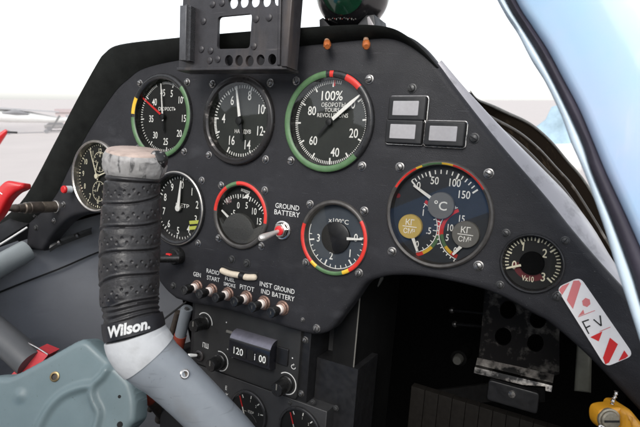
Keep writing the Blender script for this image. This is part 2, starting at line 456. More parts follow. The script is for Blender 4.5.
# black coaming: padded lip that runs round the left and top edge, standing proud of the face
outer = [(-0.470, -0.066), (-0.409, -0.026), (-0.348, 0.0445), (-0.3135, 0.0870), (-0.279, 0.1275), (-0.2665, 0.1385), (-0.243, 0.1462), (-0.17, 0.1482), (-0.09, 0.1486), (-0.012, 0.1478), (0.030, 0.1464), (0.052, 0.1432), (0.066, 0.1362), (0.078, 0.1262), (0.088, 0.1155)]
inner = [(-0.445, -0.078), (-0.372, -0.030), (-0.3345, 0.0165), (-0.302, 0.058), (-0.2620, 0.0985), (-0.2400, 0.1130), (-0.216, 0.1235), (-0.165, 0.1300), (-0.09, 0.1335), (-0.012, 0.1365), (0.028, 0.1378), (0.048, 0.1375), (0.062, 0.1330), (0.0755, 0.1245), (0.0872, 0.1150)]
outer = smooth(outer, 6); inner = smooth(inner, 6)
mb = MB(); rows = []
prof = [(0.0, -0.0016), (0.12, -0.0045), (0.35, -0.0085), (0.7, -0.0120), (0.92, -0.0128), (1.0, -0.0105), (1.03, -0.004), (1.03, 0.014)]
no_ = len(outer)
for q_, (o_, i_) in enumerate(zip(outer, inner)):
    kf = min(1, (no_ - 1 - q_) / 24) ** .8
    rows.append([Vector((i_.x + (o_.x - i_.x) * t, -.0014 + (y + .0014) * (kf if y < 0 else 1), i_.y + (o_.y - i_.y) * t)) for t, y in prof])
mb.grid(rows)
part(mb, 'coaming', panel, COAM)
# lettering painted on the panel
mb = MB(); yl = -0.00135
for txt, px, py, h, w in (('GROUND', 288, 206.7, .0042, .0245), ('BATTERY', 287.8, 213.3, .0042, .0262),
                          ('GEN', 198, 274.3, .0041, .0098), ('RADIO', 213.8, 271.6, .0040, .0158), ('START', 214.2, 278.5, .0040, .0160),
                          ('FUEL', 230.8, 279.2, .0034, .0115), ('SMOKE', 230.5, 284.6, .0034, .0142), ('PITOT', 247.9, 287.8, .0042, .0165),
                          ('INST', 266.8, 284.6, .0042, .0135), ('GROUND', 285, 289.2, .0042, .0215), ('IND', 266.4, 291.6, .0042, .0096), ('BATTERY', 284, 296.2, .0042, .0235)):
    mb.text(txt, h, xz(px, py), yl, w=w, bold=0.004)
part(mb, 'lettering', panel, LETTER)
for px, py, k in ((412.5, 88.8, 1.0), (474.5, 138.5, 1.05), (317.5, 328, 1.0), (174.5, 285.5, 1.0), (557, 296.5, .85), (52.7, 188.6, .9), (64.7, 204.4, 1.0), (55, 220.6, .9), (36.6, 215, 1.1), (37.4, 227.7, 1.1), (303.5, 319.5, .6)):
    x, z = xz(px, py); screw(panel, x, z, -0.0012, SCREWD if px > 400 or px < 40 or px == 174.5 else SCREW, k=k)

# ================================================================== GAUGES
def pol(c, r, a): return (c[0] + r * math.sin(R_(a)), c[1] + r * math.cos(R_(a)))
def gauge(key, name, label, cat, bez=BEZ, arcs=(), rin=.86, dial=DIAL, proud=.0052, depth=.0030, screws=None, smats=None, edge=None, sk=1.0, painted=(2, 3, 4)):
    global NOFF
    NOFF = depth - .0065
    x, z, r = GAUGES[key]; c = (x, z)
    g = thing(name, label, cat, (x, 0, z), 'round gauges in the panel')
    mats = [bez, RED, GREEN, YEL, edge or bez]
    def mf(i, a):
        for a0, a1, k in arcs:
            if i in painted and (a0 <= a <= a1 or a0 <= a + 360 <= a1): return k
        return 4 if (edge and i == 2) else 0
    mb = MB()
    mb.lathe([(r, .002), (r, -proud * .55), (r * .985, -proud * .85), (r * .955, -proud), (r * (rin + .045), -proud), (r * (rin + .012), -proud * .8), (r * rin, -proud * .7), (r * (rin - .012), depth)], (x, 0, z), seg=144, mfun=mf)
    part(mb, 'bezel', g, mats)
    mb = MB(); mb.disc(c, r * (rin - .01), depth, n=72); part(mb, 'dial', g, dial)
    mb = MB(); mb.disc(c, r * (rin + .005), -proud * .75, n=72); part(mb, 'glass', g, GLASSR if key == 'eng' else GLASS)
    if screws:
        for sx, sz in screws: screw(g, x + sx, z + sz, -.0012, smats or SCREW, k=sk)
    return g, c, r, depth - .0003
SQ = lambda s: [(-s, s), (s, s), (-s, -s), (s, -s)]
def ticks(mb, c, r1, r0, angs, w, y, mi=0):
    for a in angs: mb.bar(pol(c, r0, a), pol(c, r1, a), w, y, mi)
def lin(v, pts):
    for (a, x), (b, y) in zip(pts, pts[1:]):
        if a <= v <= b: return x + (y - x) * (v - a) / (b - a)

# airspeed
g, c, r, yd = gauge('asi', 'airspeed_gauge', 'airspeed dial with green and yellow rim, thin red needle and white needle', 'gauge', arcs=[(45, 268, 2), (272, 297, 3)], rin=.86, screws=SQ(.0330))
mb = MB()
law = [(0, -14), (5, 18), (10, 52), (15, 90), (20, 126), (25, 172), (30, 214), (35, 265), (40, 306), (45, 340)]
for v in range(2, 90):
    a = lin(v / 2, law)
    if a is None: continue
    big = v % 10 == 0
    ticks(mb, c, r * .83, r * (.72 if big else .77), [a], .0011 if big else .0007, yd)
for n, dx, dz in (('5', .20, .55), ('10', .50, .40), ('15', .63, -.02), ('20', .50, -.37), ('25', .06, -.58), ('30', -.30, -.44), ('35', -.46, -.05), ('40', -.37, .35), ('45', -.10, .57)):
    mb.text(n, .0066, (c[0] + dx * r, c[1] + dz * r), yd, stretch=.72)
mb.text('СКОРОСТЬ', .0032, (c[0] + .06 * r, c[1] + .19 * r), yd, w=.0245)
part(mb, 'markings', g, MARK)
mb = MB(); mb.slab(pol(c, .10 * r, 171), pol(c, .78 * r, 353), .0018, .003, .0005, 0, .0009); mb.lathe([(.0030, .0045), (.0030, .0018), (.0012, .0015), (.0001, .0015)], (c[0], 0, c[1]), seg=20, mi=1)
mb.slab(pol(c, .34 * r, 173), pol(c, .05 * r, 173), .0026, .0031, .0005, 1, .0020)
part(mb, 'white_needle', g, [MARK, BLACK])
mb = MB(); mb.slab(pol(c, .05 * r, 121), pol(c, .92 * r, 301), .0024, .0042, .0004, 0, .0014); part(mb, 'red_needle', g, NEEDR)

# manifold pressure
g, c, r, yd = gauge('boost', 'manifold_pressure_gauge', 'black dial numbered 4 to 16 in a worn steel edged ring, white needle near 7', 'gauge', bez=BEZW, rin=.83, dial=DIALG, screws=SQ(.0328))
mb = MB()
law = [(1.5, 237), (2, 248), (4, 274), (6, 327), (8, 379), (10, 425), (12, 468), (14, 516), (16, 567)]
for v in range(8, 81):
    a = lin(v / 5, law)
    if a is None: continue
    big = v % 10 == 0
    ticks(mb, c, r * .80, r * (.67 if v % 20 == 0 or v == 10 else .70 if big else .73), [a], .0014 if big else .0009, yd)
for n, dx, dz in (('6', -.29, .46), ('8', .20, .57), ('10', .55, .27), ('12', .55, -.20), ('14', .22, -.52), ('16', -.24, -.44), ('4', -.52, .05)):
    mb.text(n, .0080, (c[0] + dx * r, c[1] + dz * r), yd, stretch=.72)
mb.text('НАДДУВ', .0032, (c[0] + .06 * r, c[1] - .23 * r), yd, w=.0185)
part(mb, 'markings', g, MARK)
mb = MB(); mb.slab(pol(c, .10 * r, 0), pol(c, .78 * r, 350), .0030, .003, .0005, 0, .0016)
mb.slab(pol(c, .42 * r, 166), pol(c, .05 * r, 20), .0034, .0031, .0005, 1, .0024)
mb.lathe([(.0034, .0045), (.0034, .0018), (.0012, .0015), (.0001, .0015)], (c[0], 0, c[1]), seg=20, mi=1)
part(mb, 'needle', g, [MARK, BLACK])

# tachometer
g, c, r, yd = gauge('tach', 'tachometer', 'large black revolutions dial with green ring and short red segment, thick white needle up right', 'gauge', arcs=[(132, 356, 2), (0, 4, 1), (22, 46, 1)], rin=.85, dial=DIALG, screws=SQ(.0332))
mb = MB()
for v in range(0, 106):
    a = 55 + v * 3.05 if v <= 100 else None
    a = 54 + 306 * v / 100 + 0
    if v > 104: continue
    big = v % 10 == 0
    ticks(mb, c, r * .83, r * (.70 if big else .765), [a], .0013 if big else .0007, yd)
for n, dx, dz in (('80', -.45, .23), ('60', -.37, -.37), ('40', .15, -.58), ('20', .53, -.19), ('0', .47, .37)):
    mb.text(n, .0070, (c[0] + dx * r, c[1] + dz * r), yd, stretch=.78)
mb.text('100%', .0072, (c[0] - .01 * r, c[1] + .53 * r), yd, w=.0195)
mb.text('ОБОРОТЫ', .0032, (c[0] + .03 * r, c[1] + .35 * r), yd, w=.0218, bold=.0)
mb.text('TOURS', .0032, (c[0] + .01 * r, c[1] + .25 * r), yd, w=.0135, bold=.0)
mb.text('REVOLUTIONS', .0032, (c[0] + .03 * r, c[1] + .145 * r), yd, w=.0285, bold=.0)
mb.bar(pol(c, .72 * r, 2), pol(c, .85 * r, 2), .0014, yd - .0001, 2)
part(mb, 'markings', g, [MARK, GDISC, NEEDR])
mb = MB(); mb.slab(pol(c, .10 * r, 50), pol(c, .60 * r, 50), .0030, .003, .0005, 0, .0030); mb.slab(pol(c, .60 * r, 50), pol(c, .84 * r, 50), .0030, .003, .0005, 0, .0010)
mb.slab(pol(c, .36 * r, 221), pol(c, .05 * r, 50), .0014, .0031, .0005, 1, .0026)
mb.lathe([(.0026, .0045), (.0026, .0024), (.0010, .002), (.0001, .002)], (c[0], 0, c[1]), seg=20, mi=1)
part(mb, 'needle', g, [MARK, BLACK])

# three-pointer engine gauge
g, c, r, yd = gauge('eng', 'engine_gauge', 'largest dial with three scales, a yellow disc and two grey discs inside', 'gauge', bez=BEZG, arcs=[(298, 330, 1), (330, 338, 3), (338, 359, 2), (359, 372, 3), (372, 415, 1)], rin=.915, dial=DIALB, proud=.0046, screws=SQ(.0322), painted=(3, 4))
P = lambda dx, dz: (c[0] + dx * r, c[1] + dz * r)
mb = MB()
law = [(0, 314), (50, 341), (100, 380), (150, 411)]
for v in range(0, 151, 10):
    big = v % 50 == 0; ticks(mb, c, r * .83, r * (.72 if big else .755), [lin(v, law)], .0012 if big else .0008, yd)
mb.arc(c, r * .825, r * .84, 314, 318, yd)
for n, dx, dz in (('0', -.45, .50), ('50', -.15, .62), ('100', .23, .61), ('150', .42, .41)): mb.text(n, .0054, P(dx, dz), yd, stretch=.80)
for n, dx, dz in (('1', -.31, .0), ('.5', -.17, -.33), ('0', -.37, -.62)): mb.text(n, .0048, P(dx, dz), yd, stretch=.80)
for n, dx, dz in (('15', .42, -.03), ('10', .23, -.22), ('5', .19, -.41), ('0', .36, -.63)): mb.text(n, .0048, P(dx, dz), yd, stretch=.74)
# side scales: arcs round the outer discs
cl, cr_ = P(-.52, -.29), P(.53, -.30)
RL = .50 * r
mb.arc(cl, RL, RL + .0006, 24, 164, yd); mb.arc(cr_, RL, RL + .0006, 336, 196, yd)
for k in range(11):
    a = 28 + 13 * k
    ticks(mb, cl, RL + .0001, RL - (.0028 if k % 5 == 0 else .0018), [a], .0006, yd)
for k in range(16):
    a = 332 - 8.9 * k
    ticks(mb, cr_, RL + .0001 + (.0030 if k % 5 == 0 else .0020), RL, [a], .0007, yd)
mb.arc(cl, RL + .0008, RL + .0032, 24, 100, yd + .0001, 1); mb.arc(cl, RL + .0008, RL + .0032, 100, 128, yd + .0001, 2); mb.arc(cl, RL + .0008, RL + .0032, 128, 150, yd + .0001, 3); mb.arc(cl, RL + .0008, RL + .0034, 150, 164, yd + .0001, 1)
mb.arc(cr_, RL - .0030, RL - .0006, 336, 262, yd + .00012, 1); mb.arc(cr_, RL - .0030, RL - .0006, 262, 232, yd + .00012, 2); mb.arc(cr_, RL - .0030, RL - .0006, 232, 212, yd + .00012, 3); mb.arc(cr_, RL - .0032, RL - .0004, 212, 196, yd + .00012, 1)
mb.disc(P(-.84, .27), .0018, yd, 4)
part(mb, 'markings', g, [MARK, RED, GREEN, YEL, mat('dot_dark_red', (0.20, 0.012, 0.02), .5)])
for nm, cc, rr, mt, t1, t2 in (('yellow_disc', cl, .235 * r, YDISC, 'КГ', 'СМ²'), ('grey_disc', cr_, .245 * r, GDISC, 'КГ', 'СМ²'), ('grey_disc', P(.03, .17), .250 * r, GDISC, '°C', None)):
    mb = MB(); mb.lathe([(rr, .006), (rr, .0032), (rr * .96, .0027), (.0001, .0027)], (cc[0], 0, cc[1]), seg=40)
    if t2:
        mb.text(t1, .0042, (cc[0], cc[1] + .0032), .0025, 1, w=.0066); mb.bar((cc[0] - .0055, cc[1]), (cc[0] + .0055, cc[1]), .0006, .0025, 1)
        mb.text(t2, .0036, (cc[0], cc[1] - .0034), .0025, 1, w=.0090)
    else: mb.text(t1, .0062, cc, .0025, 1, w=.0095)
    part(mb, nm, g, [mt, MARK])
for a, b in ((P(-.13, .27), P(-.52, .50)), (P(-.44, -.50), P(-.33, -.74)), (P(.47, -.53), P(.34, -.70))):
    mb = MB(); mb.slab(a, b, .0024, .0030, .0005, 0, .0016); part(mb, 'needle', g, MARK)

# cylinder head temperature
g, c, r, yd = gauge('cht', 'cylinder_temperature_gauge', 'temperature dial with red, green and yellow ring and a black centre, numbered 0 to 3', 'gauge', bez=BEZG, arcs=[(56, 146, 1), (146, 158, 3), (158, 207, 2), (207, 219, 3), (219, 287, 1)], rin=.87, dial=mat('dial_reflection_grey', (.050, .062, .078), .6, var=.15, scale=60), proud=.0042, screws=SQ(.0248))  # blue-grey face colour stands in for reflections over a black dial
P = lambda dx, dz: (c[0] + dx * r, c[1] + dz * r)
mb = MB()
for k in range(0, 17):
    a = 84 + k * 11.6
    ticks(mb, c, r * .83, r * (.68 if k % 5 == 0 else .745), [a], .0013 if k % 5 == 0 else .0007, yd)
mb.arc(c, r * .825, r * .845, 84, 288, yd, 0, 80)
for n, dx, dz in (('3', -.54, -.09), ('2', -.11, -.51), ('1', .44, -.36), ('0', .57, .07)): mb.text(n, .0062, P(dx, dz), yd, stretch=.8)
mb.text('x100°C', .0036, P(.03, .44), yd, w=.0185, bold=.005)
part(mb, 'markings', g, MARK)
mb = MB(); mb.lathe([(r * .42, .0065), (r * .42, .0042), (r * .40, .0038), (.0001, .0038)], (c[0], 0, c[1]), seg=40); part(mb, 'hub', g, BLACK)
mb = MB(); mb.slab(pol(c, .36 * r, 86), pol(c, .80 * r, 85), .0022, .0030, .0005, 0, .0012); part(mb, 'needle', g, MARK)

# carburettor air temperature
g, c, r, yd = gauge('carb', 'carburettor_temperature_gauge', 'small dial with a red and green ring and grey lower half, needle pointing left', 'gauge', bez=BEZG, arcs=[(272, 326, 1), (326, 351, 2), (351, 457, 1)], rin=.86, dial=DIAL, proud=.0042, screws=SQ(.0249))
P = lambda dx, dz: (c[0] + dx * r, c[1] + dz * r)
pc = (c[0] - .10 * r, c[1] - .50 * r)
mb = MB()
for k in range(0, 25):
    a = -58 + k * 5.0
    mb.bar(pol(pc, r * (1.00 if k % 5 else .96), a), pol(pc, r * 1.10, a), .0012 if k % 5 == 0 else .0008, yd)
for n, dx, dz in (('-5', -.40, .01), ('0', -.22, .26), ('5', .09, .29), ('10', .38, .15), ('15', .58, -.12)): mb.text(n, .0058, P(dx, dz), yd, stretch=.76)
mb.text('Н0', .0050, P(-.60, .36), yd, stretch=.76, rot=.5, mi=1)
mb.text('ВОЗДУХ', .0022, P(.02, .70), yd, w=.0105, rot=-.2)
mb.flat([P(-.02, .50), P(.10, .50), P(.17, .66), P(.06, .60)], yd - .0001)
mb.flat([P(-.09, .47), P(.18, .55), P(.10, .64)], yd - .00012)
part(mb, 'markings', g, [MARK, mat('mark_reflection_pink', (0.45, 0.30, 0.30), .6)])  # pink figures carry the tint of a glass reflection in their colour
mb = MB(); mb.slab(P(-.42, -.17), P(-.76, .06), .0024, .003, .0005, 0, .0016); part(mb, 'needle', g, MARK)
mb = MB()                                  # grey lower cover, a lens-shaped plate
pl = [pol(c, r * .845, a) for a in range(102, 259, 6)]
top = [(pc[0] + r * .60 * math.sin(R_(a)), pc[1] - .06 * r + r * .60 * math.cos(R_(a))) for a in range(-70, 71, 7)]
mb.prism(pl + top, -.0012, .006, 0, bev=.0008); part(mb, 'cover', g, COVER)

# voltmeter
g, c, r, yd = gauge('volt', 'voltmeter', 'smallest dial alone on the sloping side, black hub, numbered 0 to 3 and Vx10', 'gauge', bez=BEZ, rin=.90, dial=DIAL, proud=.0036, screws=SQ(.0180), smats=SCREWD, sk=.8)
P = lambda dx, dz: (c[0] + dx * r, c[1] + dz * r)
mb = MB()
for k in range(0, 31):
    a = 247 + k * 8.1; ticks(mb, c, r * .86, r * (.66 if k % 10 == 0 else .70 if k % 5 == 0 else .74), [a], .0011 if k % 5 == 0 else .0007, yd)
for n, dx, dz in (('0', -.55, -.17), ('1', -.33, .50), ('2', .34, .37), ('3', .38, -.42)): mb.text(n, .0056, P(dx, dz), yd, stretch=.8)
mb.text('Vx10', .0036, P(-.08, -.56), yd, w=.0076)
part(mb, 'markings', g, MARKC)
mb = MB(); mb.lathe([(r * .38, .0065), (r * .38, .0036), (r * .36, .0032), (.0001, .0032)], (c[0], 0, c[1]), seg=40); part(mb, 'hub', g, MATTE)
mb = MB(); mb.slab(pol(c, .34 * r, 250), pol(c, .80 * r, 249), .0015, .0030, .0004, 0, .0010); part(mb, 'needle', g, MARKC)
mb = MB(); mb.arc(c, r * .42, r * .62, 140, 262, yd + .00012); part(mb, 'red_reflection', g, mat('reflection_dark_red', (0.12, 0.012, 0.016), .5))  # dark red reflection in the glass, painted as a flat arc

# altimeter
g, c, r, yd = gauge('alt', 'altimeter', 'black ten-figure altimeter dial with two lime bars, half hidden behind the stick grip', 'gauge', bez=BEZ, edge=SILV, rin=.87, dial=DIAL, screws=[(.0310, .0300), (.0300, -.0310)])
P = lambda dx, dz: (c[0] + dx * r, c[1] + dz * r)
mb = MB()
for k in range(50):
    a = 5 + k * 7.2; ticks(mb, c, r * .84, r * (.74 if k % 5 == 0 else .78), [a], .0012 if k % 5 == 0 else .0008, yd)
for k in range(10): mb.text(str(k), .0072, pol(c, .62 * r, 4 + 36 * k), yd, stretch=.72)
mb.text('МЕТР', .0034, P(.08, .07), yd, w=.018)
mb.bar(P(.36, -.35), P(.74, -.28), .0034, yd - .0001, 1); mb.bar(P(.36, -.50), P(.72, -.43), .0034, yd - .0001, 1)
part(mb, 'markings', g, [MARK, LUMY])
mb = MB(); mb.slab(pol(c, .02 * r, 5), pol(c, .74 * r, 5), .0042, .003, .0005, 0, .0012); mb.lathe([(.0032, .0045), (.0032, .0024), (.0001, .002)], (c[0], 0, c[1]), seg=20, mi=0)
part(mb, 'needle', g, [MARK])
mb = MB(); p0 = at(177, 256, -.004)
mb.lathe([(.0085, .004), (.0085, -.004), (.0070, -.006), (.0001, -.006)], p0, seg=32)
p1 = at(178, 257, -.006)
mb.sweep([p1 + Vector((.006, -.004, .0)), p1 + Vector((-.004, -.013, -.0005)), p1 + Vector((-.014, -.024, -.001))], .0038, 20)
mb.sweep([p1 + Vector((-.012, -.022, -.001)), p1 + Vector((-.022, -.033, -.0015))], .0050, 20)
mb.box(p1.x - .0045, p1.x + .001, -.0175, -.0150, p1.z + .003, p1.z + .0045, 1)
part(mb, 'setting_knob', g, [KNOB, NEEDR])

# clock
g, c, r, yd = gauge('clock', 'cockpit_clock', 'aircraft clock in a thin silver ring behind the stick, crowded black face', 'gauge', bez=SILV, rin=.925, dial=DIAL, proud=.0046)
P = lambda dx, dz: (c[0] + dx * r, c[1] + dz * r)
mb = MB()
for k in range(60): ticks(mb, c, r * .89, r * (.82 if k % 5 == 0 else .85), [k * 6 + 2], .0016 if k % 5 == 0 else .0009, yd)
for k in range(1, 13): mb.text(str(k), .0058, pol(c, .70 * r, 30 * k + 2), yd, stretch=.75)
for cz in (.40, -.42):
    sc_ = P(.02, cz)
    mb.arc(sc_, r * .27, r * .285, 0, 360, yd)
    ticks(mb, sc_, r * .27, r * .22, range(0, 360, 30), .0006, yd)
    for k, n in enumerate(('60', '15', '30', '45')): mb.text(n, .0026, pol(sc_, .17 * r, 90 * k), yd, stretch=.7)
part(mb, 'markings', g, MARKC)
mb = MB(); mb.slab(pol(c, .12 * r, 157), pol(c, .80 * r, 336), .0016, .003, .0004, 0, .0008); mb.slab(pol(c, .1 * r, 250), pol(c, .5 * r, 70), .0018, .0036, .0004, 0, .001)
mb.slab(P(.02, -.42), pol(P(.02, -.42), .24 * r, 20), .0010, .0036, .0004); mb.slab(P(.02, .40), pol(P(.02, .40), .24 * r, 200), .0010, .0036, .0004)
mb.lathe([(.0028, .0045), (.0028, .0022), (.0001, .002)], (c[0], 0, c[1]), seg=20)
part(mb, 'hands', g, MARKC)
for px, py in ((103, 139), (108, 214)): pass

NOFF = 0.0
# ================================================================== SMALL PANEL FITTINGS
# three annunciator lamps
def lamp(px, py, label):
    x, z = xz(px, py); w, h = .0140, .0086
    t = thing('annunciator_lamp', label, 'indicator lamp', (x, 0, z), 'annunciator lamps on the panel')
    mb = MB(); mb.prism(rrect(x - w, x + w, z - h, z + h, .0012), -.0060, .002, 0, bev=.0008); part(mb, 'housing', t, BLACK)
    mb = MB(); mb.prism(rrect(x - w * .74, x + w * .66, z - h * .60, z + h * .62, .0006), -.0066, -.0058, 0, bev=.0003); part(mb, 'lens', t, LENS)
    mb = MB(); q = rrect(x - w - .0006, x + w + .0009, z - h - .0006, z + h + .0006, .0020); q = [Vector((a, -.0024, b)) for a, b in q]
    mb.sweep(q + [q[0]], .00055, 8, caps=False); part(mb, 'wire_clip', t, CHROME)
    return t
lamp(409, 109.5, 'pale rectangular lamp in black housing, the upper one above another lamp')
lamp(406, 132.5, 'pale rectangular lamp in black housing, directly below another lamp')
lamp(446, 134.5, 'pale rectangular lamp in black housing, beside the sloping panel edge')

# ground battery toggle
x, z = xz(283.5, 230)
t = thing('toggle_switch', 'silver toggle switch with red collar under the words GROUND BATTERY', 'switch', (x, 0, z))
mb = MB(); mb.lathe([(.0082, -.001), (.0082, -.0024), (.0074, -.0028), (.0066, -.0028)], (x, 0, z), seg=32); mb.lathe([(.0066, -.001), (.0066, -.0060), (.0058, -.0066), (.0042, -.0066), (.0040, -.004)], (x, 0, z), seg=6, a0=.3)
part(mb, 'nut', t, CHROME)
mb = MB(); mb.lathe([(.0042, -.003), (.0042, -.0074), (.0036, -.0078), (.0001, -.0078)], (x, 0, z), seg=24); part(mb, 'collar', t, REDP)
e = Vector((x - .006, -.026, z - .006)); s0 = Vector((x, -.005, z)); dv = e - s0
mb = MB(); mb.sweep([s0 + dv * k for k in (0, .2, .5, .8, .93, 1.0)], [.0016, .0018, .0024, .0031, .0030, .0018], 18); part(mb, 'lever', t, mat('lever_silver', (0.72, 0.69, 0.66), .3, .6))

# slip indicator
x, z = xz(240.5, 272.8)
t = thing('slip_indicator', 'curved ivory slip indicator tube with a black ball above the row of switches', 'slip indicator', (x, 0, z))
a, b = xz(222.5, 269.2), xz(258.5, 276.6); mid = ((a[0] + b[0]) / 2, (a[1] + b[1]) / 2 - .0016)
path = [Vector((p[0], -.0014, p[1])) for p in [a, ((a[0] + mid[0]) / 2, (a[1] + mid[1]) / 2 - .0010), mid, ((b[0] + mid[0]) / 2, (b[1] + mid[1]) / 2 - .0010), b]]
path = smooth(path, 6)
n_ = len(path); lo_ = [(p.x, p.z - .0036) for p in path]; hi_ = [(p.x, p.z + .0050) for p in path]
mb = MB(); mb.prism(rpoly(lo_[::3] + hi_[::-3], .002), -.0019, .001, 0, bev=.0004); part(mb, 'tube_housing', t, BLACK)
mb = MB(); mb.sweep([p + Vector((0, -.0016, 0)) for p in path], [.0029 * min(1, .35 + .9 * (min(k, n_ - 1 - k) / 3) ** .5) for k in range(n_)], 24); part(mb, 'tube', t, IVORY)
mb = MB(); pb = path[int(n_ * .60)]; mb.lathe([(.0032, -.0028), (.0032, .0028)], pb + Vector((0, -.0016, 0)), ax=(1, 0, -.1), seg=24, cap0=True, cap1=True); part(mb, 'ball', t, KNOB)
for px, py in ((232.8, 259.4), (248, 263.2)):
    sx, sz = xz(px, py); screw(t, sx, sz, -.0012, SCREWD, k=1.1)

# row of six pull switches
def pull_switch(px, py, label, proto=None):
    x, z = xz(px, py); bs = Vector((x, 0, z))
    t = thing('pull_switch', label, 'switch', bs, 'pull switches along the panel bottom')
    if proto:
        for ch in proto.children:
            c2 = ch.copy(); COL.objects.link(c2); c2.parent = t
        return t
    mb = MB(); mb.lathe([(.0066, 0), (.0066, -.0020), (.0060, -.0026), (.0052, -.0026)], bs, seg=32); mb.lathe([(.0056, -.002), (.0056, -.0046), (.0050, -.0052), (.0040, -.0052)], bs, seg=32)
    part(mb, 'collar', t, COPPER)
    mb = MB(); mb.lathe([(.0040, -.004), (.0040, -.0078), (.0034, -.0084), (.0030, -.0088)], bs, seg=28); part(mb, 'stem', t, WHITEP)
    mb = MB(); mb.lathe([(.0026, -.008), (.0026, -.0112), (.0042, -.0116), (.0046, -.0124), (.0046, -.0190), (.0040, -.0197), (.0032, -.0197), (.0030, -.0193), (.0001, -.0193)], bs, seg=28)
    mb.text('I', .0026, (x, z), -.0195, 1, bold=.02); part(mb, 'knob', t, [KNOB, GDISC])
    return t
pw = pull_switch(198.5, 286.4, 'black tipped pull switch below the word GEN')
for px, py, lb in ((213.3, 290, 'black tipped pull switch below the words RADIO START'), (229.3, 293.6, 'black tipped pull switch below the words FUEL SMOKE'), (247.6, 297.3, 'black tipped pull switch below the word PITOT'),
                   (265.2, 302.4, 'black tipped pull switch below the words INST IND'), (283.6, 307.6, 'black tipped pull switch below the words GROUND BATTERY at the row end')):
    pull_switch(px, py, lb, pw)

# red tipped plug and knurled knob on the left leg
x, z = xz(74.5, 189.3); bs = Vector((x, 0, z))
t = thing('capped_plug', 'small white plug with a red tip beside the clock', 'plug', bs)
mb = MB(); mb.lathe([(.0025, .001), (.0025, -.004), (.0042, -.0045), (.0042, -.0125)], bs, seg=24); part(mb, 'body', t, mat('plug_grey_white', (0.55, 0.58, 0.60), .4))
mb = MB(); mb.lathe([(.0044, -.0115), (.0044, -.0135), (.0036, -.0145), (.0001, -.0145)], bs, seg=24); part(mb, 'red_tip', t, REDP)
x, z = xz(57.5, 206.6); bs = Vector((x, 0, z))
t = thing('push_rod_knob', 'brown metal stepped rod sticking out from the panel under the red handle', 'knob', bs)
mb = MB(); mb.lathe([(.0074, .001), (.0074, -.0030), (.0066, -.0034)], bs, seg=32); part(mb, 'collar', t, SILV)
mb = MB(); mb.lathe([(.0064, -.0030), (.0066, -.0190), (.0058, -.0195), (.0058, -.0200)], bs, seg=32); part(mb, 'sleeve', t, BROWN)
mb = MB(); mb.lathe([(.0058, -.0195), (.0069, -.0202), (.0069, -.0330), (.0062, -.0336), (.0064, -.0340), (.0064, -.0385), (.0052, -.0395)], bs, seg=32, mfun=lambda i, a: 0 if i < 3 else 1); part(mb, 'grip_ring', t, [BROWND, BROWN])
mb = MB(); mb.lathe([(.0052, -.0385), (.0050, -.0450), (.0044, -.0452), (.0044, -.0470), (.0050, -.0474), (.0046, -.0510), (.0028, -.0535), (.0022, -.064), (.0001, -.0645)], bs, seg=32); part(mb, 'tip', t, BROWND)

# warning placard
def sp(x_, y_): return xz(x_ / 4.27 + 550, y_ / 4.27 + 270, -.002)
cs = [sp(27, 76), sp(128, 30), sp(358, 364), sp(238, 414)]
t = thing('warning_placard', 'white placard with red diagonal stripes and handwritten F V, stuck on the sloping panel leg', 'placard', (cs[0][0], -.002, cs[0][1]))
mb = MB(); mb.prism(rpoly(cs, .0042), -.0022, -.0011, 0); part(mb, 'sheet', t, mat('placard_white', (0.90, 0.87, 0.85), .45, var=.04, scale=90))
mb = MB(); yy = -.00235
for poly, k in (([(100, 46), (124, 44), (133, 58), (98, 166), (72, 128)], 1), ([(38, 84), (52, 68), (84, 54), (52, 106)], 1),
                ([(121, 196), (142, 168), (147, 186)], 1), ([(172, 286), (224, 261), (208, 304)], 0),
                ([(256, 288), (290, 316), (252, 394), (236, 402), (226, 374)], 0), ([(317, 342), (334, 366), (322, 376), (292, 388)], 0)):
    mb.flat([sp(*p) for p in poly], yy, k)
mb.flat([sp(155 + 19 * math.cos(a), 138 + 20 * math.sin(a)) for a in [R_(k * 60 + 20) for k in range(6)]], yy, 1)
for a, b in (((120, 200), (192, 172)), ((212, 262), (258, 243))): mb.bar(sp(*a), sp(*b), .0004, yy, 1)
part(mb, 'red_stripes', t, [mat('placard_red', (0.72, 0.03, 0.03), .45), mat('placard_faded_red', (0.74, 0.22, 0.22), .45)])
mb = MB()
for a, b in (((138, 218), (166, 272)), ((138, 221), (166, 211)), ((151, 247), (172, 237)), ((186, 210), (219, 238)), ((219, 238), (214, 193))): mb.bar(sp(*a), sp(*b), .0008, yy - .0001)
part(mb, 'handwriting', t, mat('ink_black', (.02, .02, .02), .6))

# ================================================================== BRACKET AND COMPASS ON TOP
YB = -0.030
def bp(px, py, y=YB): return xz(px, py, y)
def b5(x_, y_): return bp(x_ / 4.923 + 170, y_ / 4.923)
po = [bp(184.6, -28), bp(297, -30), bp(287, 69), bp(178.2, 70)]
c0 = ((po[0][0] + po[2][0]) / 2, (po[0][1] + po[2][1]) / 2)
t = thing('mounting_bracket', 'dark grey perforated bracket plate with a square window fixed over the panel top', 'bracket', (c0[0], YB, po[3][1]))
holes = [rpoly([b5(235, 82), b5(404, 66), b5(392, 238), b5(231, 242)], .0035)]
for hx, hy, rx in ((290, 298, 20), (340, 298, 19), (392, 300, 20), (446, 295, 20), (503, 292, 20)): holes.append([b5(hx + rx * math.cos(a), hy + 27 * math.sin(a)) for a in [2 * math.pi * k / 24 for k in range(24)]])
for hx, hy, rx in ((310, 13, 24), (362, 8, 24), (417, 6, 24), (473, 4, 23), (530, -2, 24)): holes.append([b5(hx + rx * math.cos(a), hy + 30 * math.sin(a)) for a in [2 * math.pi * k / 24 for k in range(24)]])
